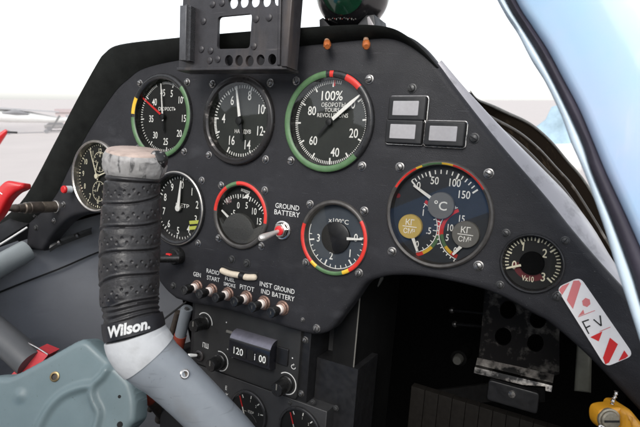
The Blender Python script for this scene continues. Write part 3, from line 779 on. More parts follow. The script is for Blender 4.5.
mb = MB(); mb.prism(rpoly(po, .002), YB, YB + .003, 0, holes=holes, bev=.0006); part(mb, 'plate', t, BRKT)
mb = MB(); q = [bp(183.5, -28, YB), bp(178, 67.2, YB), bp(287.2, 66.4, YB), bp(287, 69.4, YB), bp(177.6, 70.4, YB)]
mb.prism([bp(177.6, 67.8), bp(287.3, 66.6), bp(287.2, 69.6), bp(177.4, 70.8)], YB - .0012, YB + .016, 0, bev=.0005); part(mb, 'bottom_flange', t, BRKT)
mb = MB(); mb.prism([b5(541, 60 - 250), b5(556, 60 - 250), b5(546, 322), b5(531, 322)], YB - .0016, YB + .0005, 0, bev=.0006)
mb.prism([b5(575, -170), b5(624, -170), b5(586, 332), b5(556, 330)], YB - .0030, YB + .0120, 0, bev=.0007); part(mb, 'side_channel', t, BRKT)
mb = MB(); a, b, c2, d = b5(80, 40), b5(112, 40), b5(106, 306), b5(75, 306)
mb.prism([a, b, c2, d], YB - .0075, YB + .0004, 0, bev=.0006)
for k in range(40):
    f0, f1 = (k + .15) / 40, (k + .75) / 40
    l0 = Vector(b).lerp(Vector(c2), f0); l1 = Vector(b).lerp(Vector(c2), f1)
    mb.prism([(l0.x, l0.y), (l0.x + .0036, l0.y), (l1.x + .0036, l1.y), (l1.x, l1.y)], YB - .0056, YB + .0003, 0)
mb.lathe([(.0016, 0), (.0016, -.003), (.0001, -.003)], Vector((b5(92, 36)[0], YB, b5(92, 36)[1])), seg=12)
part(mb, 'ridged_rail', t, mat('rail_grey', (.10, .10, .105), .4, .5, var=.2))
for hx, hy in ((424, 94), (488, 87), (413, 228), (200, 250), (196, 298), (235, 292), (155, 243), (210, 22), (256, 15), (165, 105)):
    p_ = b5(hx, hy); mb = MB(); mb.lathe([(.0030, 0), (.0029, -.0006), (.0024, -.0010), (.0001, -.0011)], (p_[0], YB, p_[1]), seg=20); part(mb, 'rivet', t, BRKT)
for px in (205, 262): mb = MB(); q0 = at(px, 52, YB + .003); mb.sweep([q0, Vector((q0.x, .004, q0.z - .004))], .004, 14); part(mb, 'standoff', t, BLACK)

cc = at(353, -8, .006); rb = .0295
t = thing('compass', 'round black ball compass standing on the panel top, seen from below', 'compass', (cc.x, .006, .146))
mb = MB(); mb.sphere(cc, rb, 0, 64, 40); part(mb, 'housing', t, mat('compass_black', (.012, .011, .012), .22, var=.3, scale=60, coat=.4))
fd = (at(330, -11, -.045) - cc).normalized()
mb = MB(); mb.lathe([(rb * .56, rb * .80), (rb * .56, rb * .855), (rb * .50, rb * .885), (rb * .36, rb * .955), (rb * .18, rb * 1.01), (rb * .001, rb * 1.03)], cc, ax=fd, seg=48); part(mb, 'bowl', t, mat('compass_green', (.005, .028, .014), .12, var=.6, scale=40, coat=.6))
mb = MB()
for k in range(16):
    px = 327 + k * 1.9; d_ = ray(px, 19.5 + .006 * (px - 342) ** 2 + (k % 3) * .5 - 1.5)
    oc = CAM - cc; A_ = d_.dot(d_); B_ = d_.dot(oc); C_ = oc.dot(oc) - (rb * 1.012) ** 2
    disc = B_ * B_ - A_ * C_
    if disc < 0: continue
    p_ = CAM + d_ * ((-B_ - math.sqrt(disc)) / A_)
    mb.sphere(p_, .00030 + .00022 * (k % 2), 0 if k % 4 else 1, 8, 5, (1, 1, 1.8 if k % 3 else .8))
part(mb, 'graduations', t, [GDISC, mat('graduation_red', (.30, .05, .04), .5)])
mb = MB()
p_ = [xz(321.5, 21), xz(325, 19), xz(331, 26), xz(340, 30), xz(356, 30), xz(368, 16.5), xz(376, 16), xz(378, 30), xz(379, 35), xz(322, 36)]
mb.prism(p_, -.004, .020, 0, bev=.0008); part(mb, 'base', t, BLACK)
mb = MB(); mb.prism([xz(367.5, 17.5, -.005), xz(369.5, 16.5, -.005), xz(377, 30.5, -.005), xz(369, 31, -.005)], -.0062, -.0042, 0, bev=.0004); part(mb, 'clamp_plate', t, mat('clamp_grey', (.32, .30, .30), .4, .4, var=.2))
for px in (327, 366):
    mb = MB(); q0 = at(px, 39.5, -.003); q1 = at(px + .3, 46.5, -.014)
    mb.sweep([q0 + (q1 - q0) * k for k in (0, .55)], .0021, 16, 1); mb.sweep([q0 + (q1 - q0) * k for k in (.5, .56, .95, 1.05)], [.0026, .0031, .0030, .0020], 8, 0)
    part(mb, 'bolt', t, [ORANGE, mat('varnish_pale', (.40, .25, .17), .4)])

# ================================================================== CONTROL STICK
keys = [(135.5, 150, .299, .0166), (133.2, 175, .300, .0158), (131.8, 210, .301, .0172), (130.2, 250, .299, .0176), (129.8, 285, .296, .0170), (131.5, 312, .294, .0166), (134.6, 330, .292, .0168)]
def path_of(keys, sub):
    P4 = [Vector((*atd(k[0], k[1], k[2]), k[3])) for k in keys]
    sm = smooth(P4, sub)
    return [Vector(p[:3]) for p in sm], [p[3] for p in sm]
base_pt = atd(330, 640, .40)
st = thing('control_stick', 'grey control stick with a black wrapped leather grip and white taped elbow', 'control stick', base_pt)
# grip: spirally wrapped perforated tape
gp, gr = path_of(keys, 44)
cum = [0.0]
for a, b in zip(gp, gp[1:]): cum.append(cum[-1] + (b - a).length)
PITCH = .0158
def wrap(i, a, u, w):
    s = cum[i]
    if s < .006 : return -.0012 * (1 - s / .006)
    if s < .020:                                       # tight upper turns
        return .0007 * math.sin(s / .0042 * 2 * math.pi + .35 * math.sin(a)) - .0004
    if s > cum[-1] - .016:
        return .0004 * math.sin((s + .001 * math.sin(2 * a)) / .0038 * 2 * math.pi) - .0006
    h = (s / PITCH - (a + 2.2) / (2 * math.pi) * 1.0 + .07 * math.sin(a * 2 + s * 50))
    fr = h - math.floor(h)
    d = .0006 * (1 - fr) + .0007 * math.sin(math.pi * min(1, fr * 1.02)) ** .5 - .0007                # overlap step: thick at the edge, fading along the turn
    if fr > .80: d += .0005 * math.sin((fr - .80) / .10 * math.pi)
    d += .0003 * noise.noise(Vector((a * 2.0, s * 160, 0))) + .00015 * noise.noise(Vector((a * 5.0, s * 420, 3)))
    # perforations: two rows of holes per turn
    for row in (.40, .58):
        q = (fr - row) * PITCH
        if abs(q) < .0012:
            k = a * .0184 / .0060 + (0.5 if row == .58 else 0)
            e = (k - round(k)) * .0060
            rr = math.hypot(q, e)
            if rr < .0009: d -= .0008 * (1 - (rr / .0009) ** 2)
    return d
LEATH = mat('grip_leather', (.019, .018, .019), .44, var=.35, scale=130, bump=.35, bscale=700, rvar=.12)
mb = MB(); mb.sweep(gp[24:], gr[24:], 300, 0, fun=lambda i, a, u, w: wrap(i + 24, a, u, w)); part(mb, 'grip', st, LEATH, ang=80)
# worn cap
ax = ((gp[0] - gp[14]).normalized() + CB * .20).normalized()
mb = MB(); R0 = .0186
capc = gp[0] - ax * .0075
cprof = [(.0148, -.0100), (.0155, -.0092), (.0170, -.0078), (.0182, -.0055), (.0187, -.0030), (.0188, 0), (.0187, .0022), (.0183, .0040), (.0175, .0054), (.0163, .0062), (.0150, .0066)]
cprof = [tuple(v) for v in smooth([Vector(p) for p in cprof], 4)]
mb.lathe(cprof, capc, ax=ax, seg=120)
for v in range(len(mb.v)):
    p_ = mb.v[v]; rad_ = (p_ - capc) - ax * (p_ - capc).dot(ax)
    n_ = noise.noise(p_ * 150) * .00045 + max(0, noise.noise(p_ * 420) - .25) * .0010
    mb.v[v] = p_ + rad_.normalized() * n_
part(mb, 'grip_cap', st, mat('cap_worn_rubber', (.31, .30, .29), .55, var=.2, scale=90, bump=.4, bscale=420, wear_glare=(((.035, .035, .037), .92, (60, 60, 60), .59, .67), ((.03, .03, .03), .8, (260, 260, 60), .60, .68), ((.52, .50, .49), .7, (80, 80, 80), .56, .68))), ang=80)
lobe = capc + CR * .0152 + ax * .0010 + CB * .003
mb = MB(); mb.sphere(lobe, .0052, 0, 28, 18, (1.0, 1.2, 1.1))
for v in range(len(mb.v)): mb.v[v] = mb.v[v] + (mb.v[v] - lobe).normalized() * (noise.noise(mb.v[v] * 380) * .0009)
part(mb, 'side_button', st, mat('button_black', (.018, .018, .019), .4, wear_glare=(((.45, .44, .43), .8, (300, 300, 300), .60, .68),)), ang=80)
mb = MB(); mb.lathe([(.0172, .0050), (.0168, .0066), (.0158, .0074), (.0001, .0080)], capc, ax=ax, seg=64); part(mb, 'button_plate', st, mat('plate_beige', (.46, .36, .31), .55, var=.15, scale=120, wear_glare=(((.20, .15, .13), .6, (120, 120, 120), .58, .70),)))
# black branded band
bk = [(132.6, 318, .2930, .0176), (134.0, 326.5, .2925, .0180), (135.6, 335, .2918, .0178)]
bpth, brad = path_of(bk, 8)
mb = MB(); mb.sweep(bpth, brad, 72); bnd = part(mb, 'band', st, BAND)
bax = (bpth[-1] - bpth[0]).normalized(); bc = (bpth[0] + bpth[-1]) / 2
toc = (CAM - bc); toc = (toc - bax * toc.dot(bax)).normalized(); side = bax.cross(toc)
if side.dot(CR) < 0: side = -side
def wrapt(a, b, rr=.0183):
    th = a / rr
    return bc + toc * (rr * math.cos(th)) + side * (rr * math.sin(th)) - bax * (b + .0) 
mb = MB(); mb.text('Wilson.', .0058, (0, 0), 0, w=.0245, bold=.04, shear=.25, fn=lambda a, b: wrapt(a - .0035, b + .0003)); part(mb, 'brand_lettering', bnd, mat('brand_white', (.66, .66, .65), .5, wear_glare=(((.2, .2, .2), .7, (350, 350, 350), .60, .70),)))
# tube with taped elbow
tk = [(135.6, 334, .2915, .0173), (138.5, 343, .2915, .0178), (145.5, 353, .292, .0177), (155, 363, .2935, .0168), (166, 372, .296, .0160), (184, 389, .3005, .0155), (206, 411, .307, .0154), (237, 444, .318, .0154), (282, 503, .340, .0154), (345, 600, .39, .0154)]
tp, tr = path_of(tk, 8)
ns = 19
mb = MB(); mb.sweep(tp[:ns + 1], [r_ + .0006 for r_ in tr[:ns + 1]], 64, caps=True)
for v in range(len(mb.v)):
    mb.v[v] = mb.v[v] + Vector((1, 1, 1)) * (noise.noise(mb.v[v] * 120) * .0002)
part(mb, 'white_tape', st, TAPE, ang=80)
mb = MB(); mb.sweep(tp[ns - 4:], tr[ns - 4:], 64)
part(mb, 'tube', st, TUBE)
# weld ridge below the elbow and a rivet nut
mb = MB()
pw0 = [atd(122 + k * 2.6, 358 + k * 2.6 + (1.0 if k % 2 else 0), .2815 + k * .0002) for k in range(7)]
mb.sweep(pw0, [.0006, .0016, .0013, .0018, .0012, .0014, .0005], 10); part(mb, 'tape_fray', st, TAPE)
pt = atd(184.5, 374, .2870); nrm = (CAM - pt).normalized()
mb = MB(); mb.lathe([(.0029, -.0012), (.0029, .0005), (.0024, .0009), (.0017, .0009), (.0014, -.0002), (.0001, -.0002)], pt, ax=(nrm + CR * .35).normalized(), seg=28, mfun=lambda i, a: 0 if i < 4 else 1); part(mb, 'rivet', st, [CHROME, BROWND])

# ================================================================== RADIO BELOW THE PANEL
YR = 0.012
def rp(px, py, y=YR): return xz(px, py, y)
def r4(x_, y_, y=YR): return rp(x_ / 3.36 + 175, y_ / 3.36 + 300, y)
t = thing('radio_set', 'dark grey radio control box with knobs and a drum window reading 120', 'radio', (rp(240, 400)[0], YR, rp(240, 400)[1]))
rad = t
pl = [r4(30, -30), r4(415, 92), r4(428, 122), r4(412, 348), r4(330, 318), r4(-20, 190)]
TL = r4(30, -20); TR = r4(424, 108); BR = r4(411, 338)
w_ = TR[0] - TL[0]
pl = [(-.1445, -.090), (TR[0], -.0980), (TR[0], BR[1]), (-.1445, BR[1] + .001)]
mb = MB(); mb.prism(rpoly(pl, .004), YR, YR + .012, 0, bev=.0007)
face = part(mb, 'faceplate', t, mat('radio_paint', (.021, .021, .021), .5, var=.25, scale=40, rvar=.1, bump=.15))
mb = MB(); mb.prism([(pl[0][0] - .007, -.088), (pl[1][0] + .0085, -.090), (pl[1][0] + .0085, BR[1] - .002), (pl[0][0] - .007, BR[1] + .0)], YR + .0035, YR + .10, 0, bev=.0008); part(mb, 'case', t, BLACK)
for sx, sy in ((437, 135), (423, 315), (46, 30)):
    x, z = r4(sx, sy, YR + .003); screw(t, x, z, YR + .0035 if sx > 100 else YR, SCREW if sx > 100 else SCREWD, k=.9)
def rknob(bx, by, L, rr, nm='knob'):
    x, z = r4(bx, by); b_ = Vector((x, YR, z)); mb = MB()
    mb.lathe([(rr * 1.12, 0), (rr * 1.12, -.0018), (rr * 1.0, -.0026), (rr * .98, -L * .55), (rr * .92, -L * .94), (rr * .84, -L), (.0001, -L)], b_, seg=40)
    mb.box(x - .0006, x + .0006, YR - L - .0002, YR - L + .001, z, z + rr * .8, 1)
    k = part(mb, nm, rad, [KNOB, GDISC]); return (x, z)
arcs_ = MB()
for bx, by, L, rr, a0, a1 in ((100, 75, .0165, .0066, 310, 455), (152, 205, .0150, .0066, 340, 540), (375, 280, .0165, .0068, 320, 540)):
    p_ = rknob(bx, by, L, rr); arcs_.arc(p_, rr * 1.42, rr * 1.56, a0, a1, YR - .00015)
arcs_.text('ПШ', .0048, r4(103, 153), YR - .00015, w=.0078)
arcs_.text('↻', .0040, r4(398, 225), YR - .00015, w=.005)
for q in ((173, 75), (177, 165), (395, 195)): arcs_.disc(r4(*q), .0007, YR - .00015, 0, 10)
part(arcs_, 'lettering', t, LETTER)
x, z = r4(84, 186); mb = MB(); mb.lathe([(.0058, 0), (.0058, -.002), (.0050, -.0026), (.0036, -.0026), (.0034, 0)], (x, YR, z), seg=24); part(mb, 'toggle_nut', t, BRKT)
mb = MB(); q0 = Vector((x, YR, z)); q1 = q0 + Vector((-.0040, -.013, .0030)); mb.sweep([q0.lerp(q1, k) for k in (0, .3, .8, .95, 1)], [.0012, .0014, .0020, .0019, .001], 14, mfun=lambda i: 0 if i < 1 else 1); part(mb, 'toggle_lever', t, [CHROME, WHITE])
x, z = r4(147, 192); screw(t, x, z + .001, YR - .004, mesh_of(MB(), 'x', [COPPER], Vector()) if False else SCREW, k=.6)
# drum window: half-round hood over a dark glazed front
a, b = r4(196, 128, YR - .004), r4(328, 166, YR - .004); x0, x1 = a[0] + .001, b[0] + .002; zt = a[1] + .009; zb = zt - .0275
mb = MB(); seg = 12; rows = []
mprof = [0, 0, 0, 0, 0, 0] + [1] * 10
prof = [(zt - .0275, YR), (zb + .0005, YR - .008), (zb + .003, YR - .0105), (zb + .014, YR - .0110)] + [(zt - .0095 + .0095 * math.sin(R_(a_)), YR - .0015 - .0095 * math.cos(R_(a_))) for a_ in range(0, 91, 10)] + [(zt, YR)]
rows = [[Vector((x0, y, z_)) for z_, y in prof], [Vector((x1, y, z_)) for z_, y in prof]]
mb.add([p for r_ in rows for p in r_], [(k, k + 1, len(prof) + k + 1, len(prof) + k) for k in range(len(prof) - 1)], mprof[:len(prof) - 1]); mb.add([Vector((x0, y, z_)) for z_, y in prof], [tuple(range(len(prof)))]); mb.add([Vector((x1, y, z_)) for z_, y in prof], [tuple(range(len(prof)))])
dw = part(mb, 'drum_window', t, [mat('window_hood', (.016, .016, .020), .25, var=.2, scale=100, coat=.4), mat('hood_top_skylit', (.17, .165, .20), .28, .3, var=.2, scale=100)])  # hood top coloured paler to stand in for reflected sky
yf = YR - .0112; xm = (x0 + x1) / 2; W_ = x1 - x0
mb = MB()
mb.prism(rrect(x0 + W_ * .10, x0 + W_ * .44, zb + .0060, zb + .0158, .0008), yf - .0002, yf + .0006, 0); mb.prism(rrect(x0 + W_ * .48, x0 + W_ * .62, zb + .0060, zb + .0158, .0008), yf - .0002, yf + .0006, 0); mb.prism(rrect(x0 + W_ * .70, x0 + W_ * .95, zb + .0060, zb + .0158, .0008), yf - .0002, yf + .0006, 0)
mb.text('120', .0064, (x0 + W_ * .25, zb + .0110), yf - .0004, 1, w=.0112); mb.text('i', .0062, (x0 + W_ * .66, zb + .0110), yf - .0004, 1); mb.text('00', .0064, (x0 + W_ * .84, zb + .0110), yf - .0004, 1, w=.0078)
part(mb, 'digits', dw, [SLOT, MARK])
mb = MB(); mb.prism([(x0 - .0125, zt - .0068), (x0 - .0005, zt - .0068), (x0 - .0005, zt - .0045), (x0 - .0125, zt - .0045)], YR - .0016, YR + .0002, 0, bev=.0003); part(mb, 'slider_bar', t, GDISC)
mb = MB(); mb.prism(rrect(x1 + .001, x1 + .0135, zb + .0065, zt - .0050, .001), YR - .0020, YR + .0002, 0, bev=.0006); part(mb, 'side_cover', t, BLACK)
# lower gauge plate
lp = thing('lower_gauge_plate', 'black plate under the radio carrying two small dials', 'gauge plate', (-.05, YR, -.19))
mb = MB(); g1c = rp(247.5, 413, YR); g2c = rp(299, 431, YR)
mb.prism([(-.19, BR[1] - .0015), (xz(331, 388, YR + .006)[0], BR[1] - .0015), (xz(331, 388, YR + .006)[0], -.30), (-.19, -.30)], YR + .002, YR + .05, 0, bev=.001)
part(mb, 'plate', lp, mat('plate_paint', (.026, .026, .027), .5, var=.25, scale=40, bump=.15))
mb = MB(); ex0 = xz(306, 395, YR + .004)[0]
mb.prism([(pl[1][0] + .0095, -.135), (.034, -.135), (.034, -.26), (pl[1][0] + .0095, -.26)], YR + .016, YR + .06, 0); part(mb, 'side_flange', lp, BLACK)
mb = MB(); mb.text('E', .0042, rp(225, 388.5), YR + .0018, stretch=.8); mb.text('Y', .0042, rp(225.6, 396), YR + .0018, stretch=.8); part(mb, 'lettering', lp, LETTER)
for px, py in ((290, 402.5), (313, 402), (336, 408)): screw(lp, *rp(px, py, YR + .002), YR + .002, SCREWD, k=.7)
for cg, lb, flip in ((g1c, 'small black dial with red and white needle beside the stick tube', 0), (g2c, 'small black dial with red and white needle cut off by the picture bottom', 1)):
    rr = .0222; yb = YR + .002
    t = thing('small_gauge', lb, 'gauge', (cg[0], yb, cg[1]), 'small dials below the radio')
    mb = MB(); mb.lathe([(rr, .001), (rr, -.0022), (rr * .97, -.003), (rr * .90, -.003), (rr * .88, -.001)], (cg[0], yb, cg[1]), seg=64); part(mb, 'bezel', t, BEZ)
    mb = MB(); mb.disc(cg, rr * .885, yb - .0006); part(mb, 'dial', t, DIAL)
    mb = MB()
    for k, n in enumerate(('0', '1', '2', '3')):
        a_ = -28 + 36 * k; mb.bar(pol(cg, rr * .66, a_), pol(cg, rr * .80, a_), .0010, yb - .0009); 
        if k: mb.text(n, .0024, pol(cg, rr * .56, a_), yb - .0009, stretch=.8, bold=0)
    mb.text('КГ/СМ', .0022, (cg[0] + .003, cg[1] + .0015), yb - .0009, w=.0066)
    part(mb, 'markings', t, MARK)
    mb = MB(); n0, n1 = pol(cg, rr * .45, 190), pol(cg, rr * .80, -38)
    nm = (n0[0] + (n1[0] - n0[0]) * .58, n0[1] + (n1[1] - n0[1]) * .58)
    mb.slab(n0, nm, .0010, yb - .0016, .0004, 0); mb.slab(nm, n1, .0013, yb - .0016, .0004, 1, .0010); part(mb, 'needle', t, [MARK, NEEDR])
    mb = MB(); mb.arc((cg[0] - .002, cg[1] - .0130), rr * .60, rr * .64, -62, 62, yb - .0010); part(mb, 'cover_edge', t, CHROME)
    mb = MB(); mb.disc(cg, rr * .89, yb - .0024); part(mb, 'glass', t, GLASS)
# pedestal to the right of the radio
px0 = xz(333, 340, .03)[0]; px1 = xz(356, 340, .03)[0]
t = thing('centre_pedestal', 'tall black pedestal plate standing between the radio and the dark footwell', 'pedestal', (px0, .03, -.30))
mb = MB(); mb.prism([(px0, -.058), (px1, -.058), (px1 - .002, -.42), (px0, -.42)], .030, .13, 0, bev=.001); part(mb, 'box', t, mat('pedestal_black', (.006, .006, .006), .6, var=.3, scale=40, spec=.15))
mb = MB(); mb.sweep([Vector((px1 + .0002, .0303, -.060)), Vector((px1 - .0018, .0303, -.42))], .0006, 8); part(mb, 'worn_edge', t, GDISC)
mb = MB(); mb.prism([(pl[1][0] + .009, -.08), (px0 - .0005, -.08), (px0 - .0005, -.165), (pl[1][0] + .009, -.165)], .05, .09, 0); part(mb, 'filler_plate', t, mat('filler_grey', (.035, .035, .036), .55))

# ================================================================== LEFT SIDE
# cockpit side wall: smooth grey skin from the panel leg back past the seat
W = [[(-160, 300, .42), (-60, 268, .52), (20, 240, .605), (60, 226, .635), (110, 212, .66), (170, 200, .70)],
     [(-160, 345, .42), (-60, 318, .52), (5, 290, .60), (60, 268.5, .635), (110, 248, .66), (175, 232, .71)],
     [(-160, 430, .45), (-60, 400, .55), (10, 375, .62), (70, 352, .66), (130, 330, .69), (185, 315, .73)],
     [(-160, 640, .52), (-60, 600, .62), (20, 540, .68), (90, 500, .72), (150, 470, .76), (215, 450, .80)]]
rows = [[atd(*p) for p in smooth([Vector(q) for q in r_], 5)] for r_ in W]
cols = list(zip(*rows)); cols = [smooth(list(c_), 6) for c_ in cols]
t = thing('cockpit_side_wall', 'smooth blue-grey cockpit side wall with a dark seam under the panel leg', 'cockpit wall', rows[3][4])
mb = MB(); mb.grid(cols); part(mb, 'wall_skin', t, WALLG, ang=80)
seam = [atd(p[0], p[1], p[2] - .004) for p in smooth([Vector(q) for q in W[1]], 5)]
mb = MB(); mb.sweep(seam, .0011, 8); part(mb, 'seam', t, SLOT)
# sill rail: pale tube and white piping
p_ = [atd(-90, 318, .47), atd(-20, 277, .55), atd(5, 262.5, .580), atd(27, 250.5, .602)]
t = thing('sill_tube', 'pale blue-grey round tube on the cockpit sill ending at the panel leg', 'tube', p_[3])
mb = MB(); mb.sweep(smooth(p_, 6), .0135, 32); part(mb, 'tube', t, mat('sill_tube_paint', (.27, .30, .31), .4, var=.06, scale=30))
p2 = [atd(-60, 279, .50), atd(0, 244.5, .560), atd(27, 227.5, .588)]
solo_mb = MB(); solo_mb.sweep(smooth(p2, 6), .0012, 12)
solo(solo_mb, 'white_cable', 'thin white cable lying along the dark sill above the grey tube', 'cable', WHITE, p2[0])
p3 = [[atd(-60, 262, .52), atd(0, 224, .60), atd(30, 208, .63), atd(60, 196, .66)], [atd(-60, 276, .51), atd(0, 241, .585), atd(28, 224, .607), atd(50, 216, .64)], [atd(-60, 320, .51), atd(0, 272, .595), atd(30, 252, .62), atd(60, 240, .65)]]
mb = MB(); mb.grid(p3); solo(mb, 'cockpit_sill', 'black sloping sill strip beside the panel leg under the white cable', 'sill', BLACK, p3[0][0])
# strap under the left arch
sp_ = [atd(50, 249, .600), atd(60, 243, .606), atd(78, 236, .618), atd(92, 231, .628)]
t = thing('strap_bracket', 'thin grey metal strap bracket under the left arch of the panel', 'bracket', sp_[0])
mb = MB(); rows = []
for q in smooth(sp_, 5): rows.append([q + Vector((0, 0, .0050)), q + Vector((.0015, -.002, .0012)), q + Vector((0, 0, -.0040))])
mb.grid(rows); part(mb, 'strap', t, mat('strap_grey', (.085, .085, .085), .5, .3, var=.2))
for q in (sp_[1], sp_[2]): mb = MB(); mb.lathe([(.0032, .001), (.0030, -.0022), (.0001, -.003)], q + Vector((.001, -.002, .001)), ax=(-.3, 1, 0), seg=16); part(mb, 'bolt', t, STEEL)

# red handle in the corner
def rh(x_, y_): return (x_ / 8.53, y_ / 8.53 + 175)
hd = .50
outl = [(-160, 300), (-60, 215), (0, 135), (52, 78), (85, 55), (118, 52), (190, 66), (228, 72), (240, 90), (234, 115), (205, 132), (165, 150), (120, 190), (85, 235), (40, 320), (0, 375), (-70, 440), (-160, 500)]
hc = atd(5, 200, hd)
T = Matrix(((CR.x, -CB.x, CU.x, hc.x), (CR.y, -CB.y, CU.y, hc.y), (CR.z, -CB.z, CU.z, hc.z), (0, 0, 0, 1)))
def hl(x_, y_):
    px, py = rh(x_, y_); return ((px - 5) * hd / FPX, -(py - 200) * hd / FPX)
t = thing('red_lever', 'bright red lever handle with white lettering at the picture edge', 'handle', hc)
mb = MB(T); mb.prism([tuple(v) for v in smooth([hl(*p) for p in outl], 4, True)], -.008, .008, 0, bev=.0035, bevb=.003); part(mb, 'body', t, REDP)
mb = MB(T); mb.text('СА', .0064, hl(16, 168), -.0083, w=.0105, rot=R_(38), bold=.03); part(mb, 'lettering', t, WHITE)

# grey lever tube with red sleeve
p4 = [atd(-60, 285, .50), atd(-20, 319, .47), atd(10, 344, .455), atd(32, 364, .445)]
t = thing('lever_tube', 'dark grey lever tube with a red sleeve running behind the teal cover', 'lever', p4[-1])
mb = MB(); mb.sweep(smooth(p4, 4), .0135, 32); part(mb, 'tube', t, mat('lever_grey', (.085, .088, .092), .42, var=.08, scale=40))
mb = MB(); d_ = (p4[-1] - p4[-2]).normalized(); e0 = p4[-1] - d_ * .006
bx = [atd(8, 378, .440), atd(35, 349.5, .445), atd(48, 355, .440), atd(20, 388, .432)]
bx2 = [q - CB * .02 for q in bx]
mb.add(bx + bx2, [(0, 1, 2, 3), (7, 6, 5, 4), (0, 4, 5, 1), (1, 5, 6, 2), (2, 6, 7, 3), (3, 7, 4, 0)]); part(mb, 'red_sleeve', t, mat('sleeve_red', (.58, .05, .06), .5, var=.1))
mb = MB(); mb.sweep(smooth([atd(22, 340, .452), atd(36, 347, .444), atd(48, 354.5, .4385)], 5), .0006, 8); part(mb, 'lock_wire', t, CHROME)

# teal cover with pressed ridge
td = .40
tc_ = atd(70, 395, td)
nz = (CB + CU * .25 - CR * .10).normalized(); ex = (CR - nz * CR.dot(nz)).normalized(); ez = nz.cross(ex)
def tl(px, py):                       # photo direction -> local coordinates on the cover's plane
    d = ray(px, py); k = (tc_ - CAM).dot(nz) / d.dot(nz); q = CAM + d * k - tc_
    return Vector((q.dot(ex), q.dot(ez)))
tpx = [(-70, 392), (-20, 378), (0, 376), (13, 374.5), (40, 360.5), (73, 342), (78, 339.6), (83, 338.8), (88, 340), (93, 344), (112, 361.5), (129, 378.5), (133, 387), (136, 400), (136.2, 416), (134, 424), (124, 436), (105, 470), (60, 490), (-70, 490)]
tout = [tl(*p) for p in tpx]; tout = smooth(tout, 4, True)
ridge1 = smooth([tl(*p) for p in [(107, 370), (102, 377), (95, 384), (92, 392), (94, 401), (99, 412), (97, 424), (92, 440)]], 6)
ridge2 = smooth([tl(*p) for p in [(93, 386), (82, 387), (66, 393), (54, 403), (45, 416), (38, 432), (36, 450)]], 6)
def sdist(p, poly, closed):
    best = 1e9; bp_ = None; n = len(poly)
    for i in range(n if closed else n - 1):
        a, b = poly[i], poly[(i + 1) % n]; ab = b - a
        k = max(0, min(1, (p - a).dot(ab) / max(1e-12, ab.length_squared))); q = a + ab * k; dd = (p - q).length
        if dd < best: best, bp_ = dd, q
    return best, bp_
def inside(p, poly):
    c_ = False; n = len(poly); j = n - 1
    for i in range(n):
        if (poly[i].y > p.y) != (poly[j].y > p.y) and p.x < (poly[j].x - poly[i].x) * (p.y - poly[i].y) / (poly[j].y - poly[i].y) + poly[i].x: c_ = not c_
        j = i
    return c_
xs = [v.x for v in tout]; ys = [v.y for v in tout]; NX, NY = 120, 100
mb = MB(); idx = {}; vs = []; keep = {}
def bumpf(d, w, h): return h * (0.5 + 0.5 * math.cos(math.pi * min(1, d / w)))
for j in range(NY + 1):
    for i in range(NX + 1):
        p = Vector((min(xs) - .002 + (max(xs) - min(xs) + .004) * i / NX, min(ys) - .002 + (max(ys) - min(ys) + .004) * j / NY))
        ins = inside(p, tout); d, q = sdist(p, tout, True)
        if ins:
            Rr = .006; h = 0 if d > Rr else -Rr * (1 - math.sqrt(max(0, 1 - (1 - d / Rr) ** 2)))
            h += bumpf(sdist(p, ridge1, False)[0], .0052, .0036) ; h = max(h, h * 0 + bumpf(sdist(p, ridge2, False)[0], .0060, .0034) + (0 if d > Rr else -Rr * (1 - math.sqrt(max(0, 1 - (1 - d / Rr) ** 2)))))
            h += bumpf((p - tl(20, 396)).length, .008, .002)
        else: p, h = q, -.020
        keep[i, j] = ins or d < .004
        vs.append(tc_ + ex * p.x + ez * p.y + nz * h)
fs = [(j * (NX + 1) + i, j * (NX + 1) + i + 1, (j + 1) * (NX + 1) + i + 1, (j + 1) * (NX + 1) + i) for j in range(NY) for i in range(NX) if keep[i, j] and keep[i + 1, j] and keep[i, j + 1] and keep[i + 1, j + 1]]
mb.add(vs, fs)
t = thing('sheet_metal_cover', 'teal-grey pressed sheet metal cover with a raised ridge and brass screw', 'cover', tc_)
part(mb, 'shell', t, TEAL, ang=60)
def on_t(px, py, h=0): q = tl(px, py); return tc_ + ex * q.x + ez * q.y + nz * h
mb = MB(); mb.lathe([(.0042, -.001), (.0042, .0008), (.0034, .0012), (.0026, .0012), (.0022, .0002), (.0001, .0002)], on_t(55, 376.6), ax=nz, seg=28, mfun=lambda i, a: 0 if i < 3 else 1)
mb.T = None; part(mb, 'brass_screw', t, [mat('brass', (.36, .26, .13), .35, .8, var=.2), BROWND])
mb = MB(); mb.lathe([(.0013, -.0004), (.0013, .0004), (.0001, .0003)], on_t(119.5, 396.5), ax=nz, seg=14); mb.lathe([(.0024, -.0004), (.0024, .0006), (.0001, .0006)], on_t(120, 424.5), ax=nz, seg=14); part(mb, 'small_holes', t, SLOT)

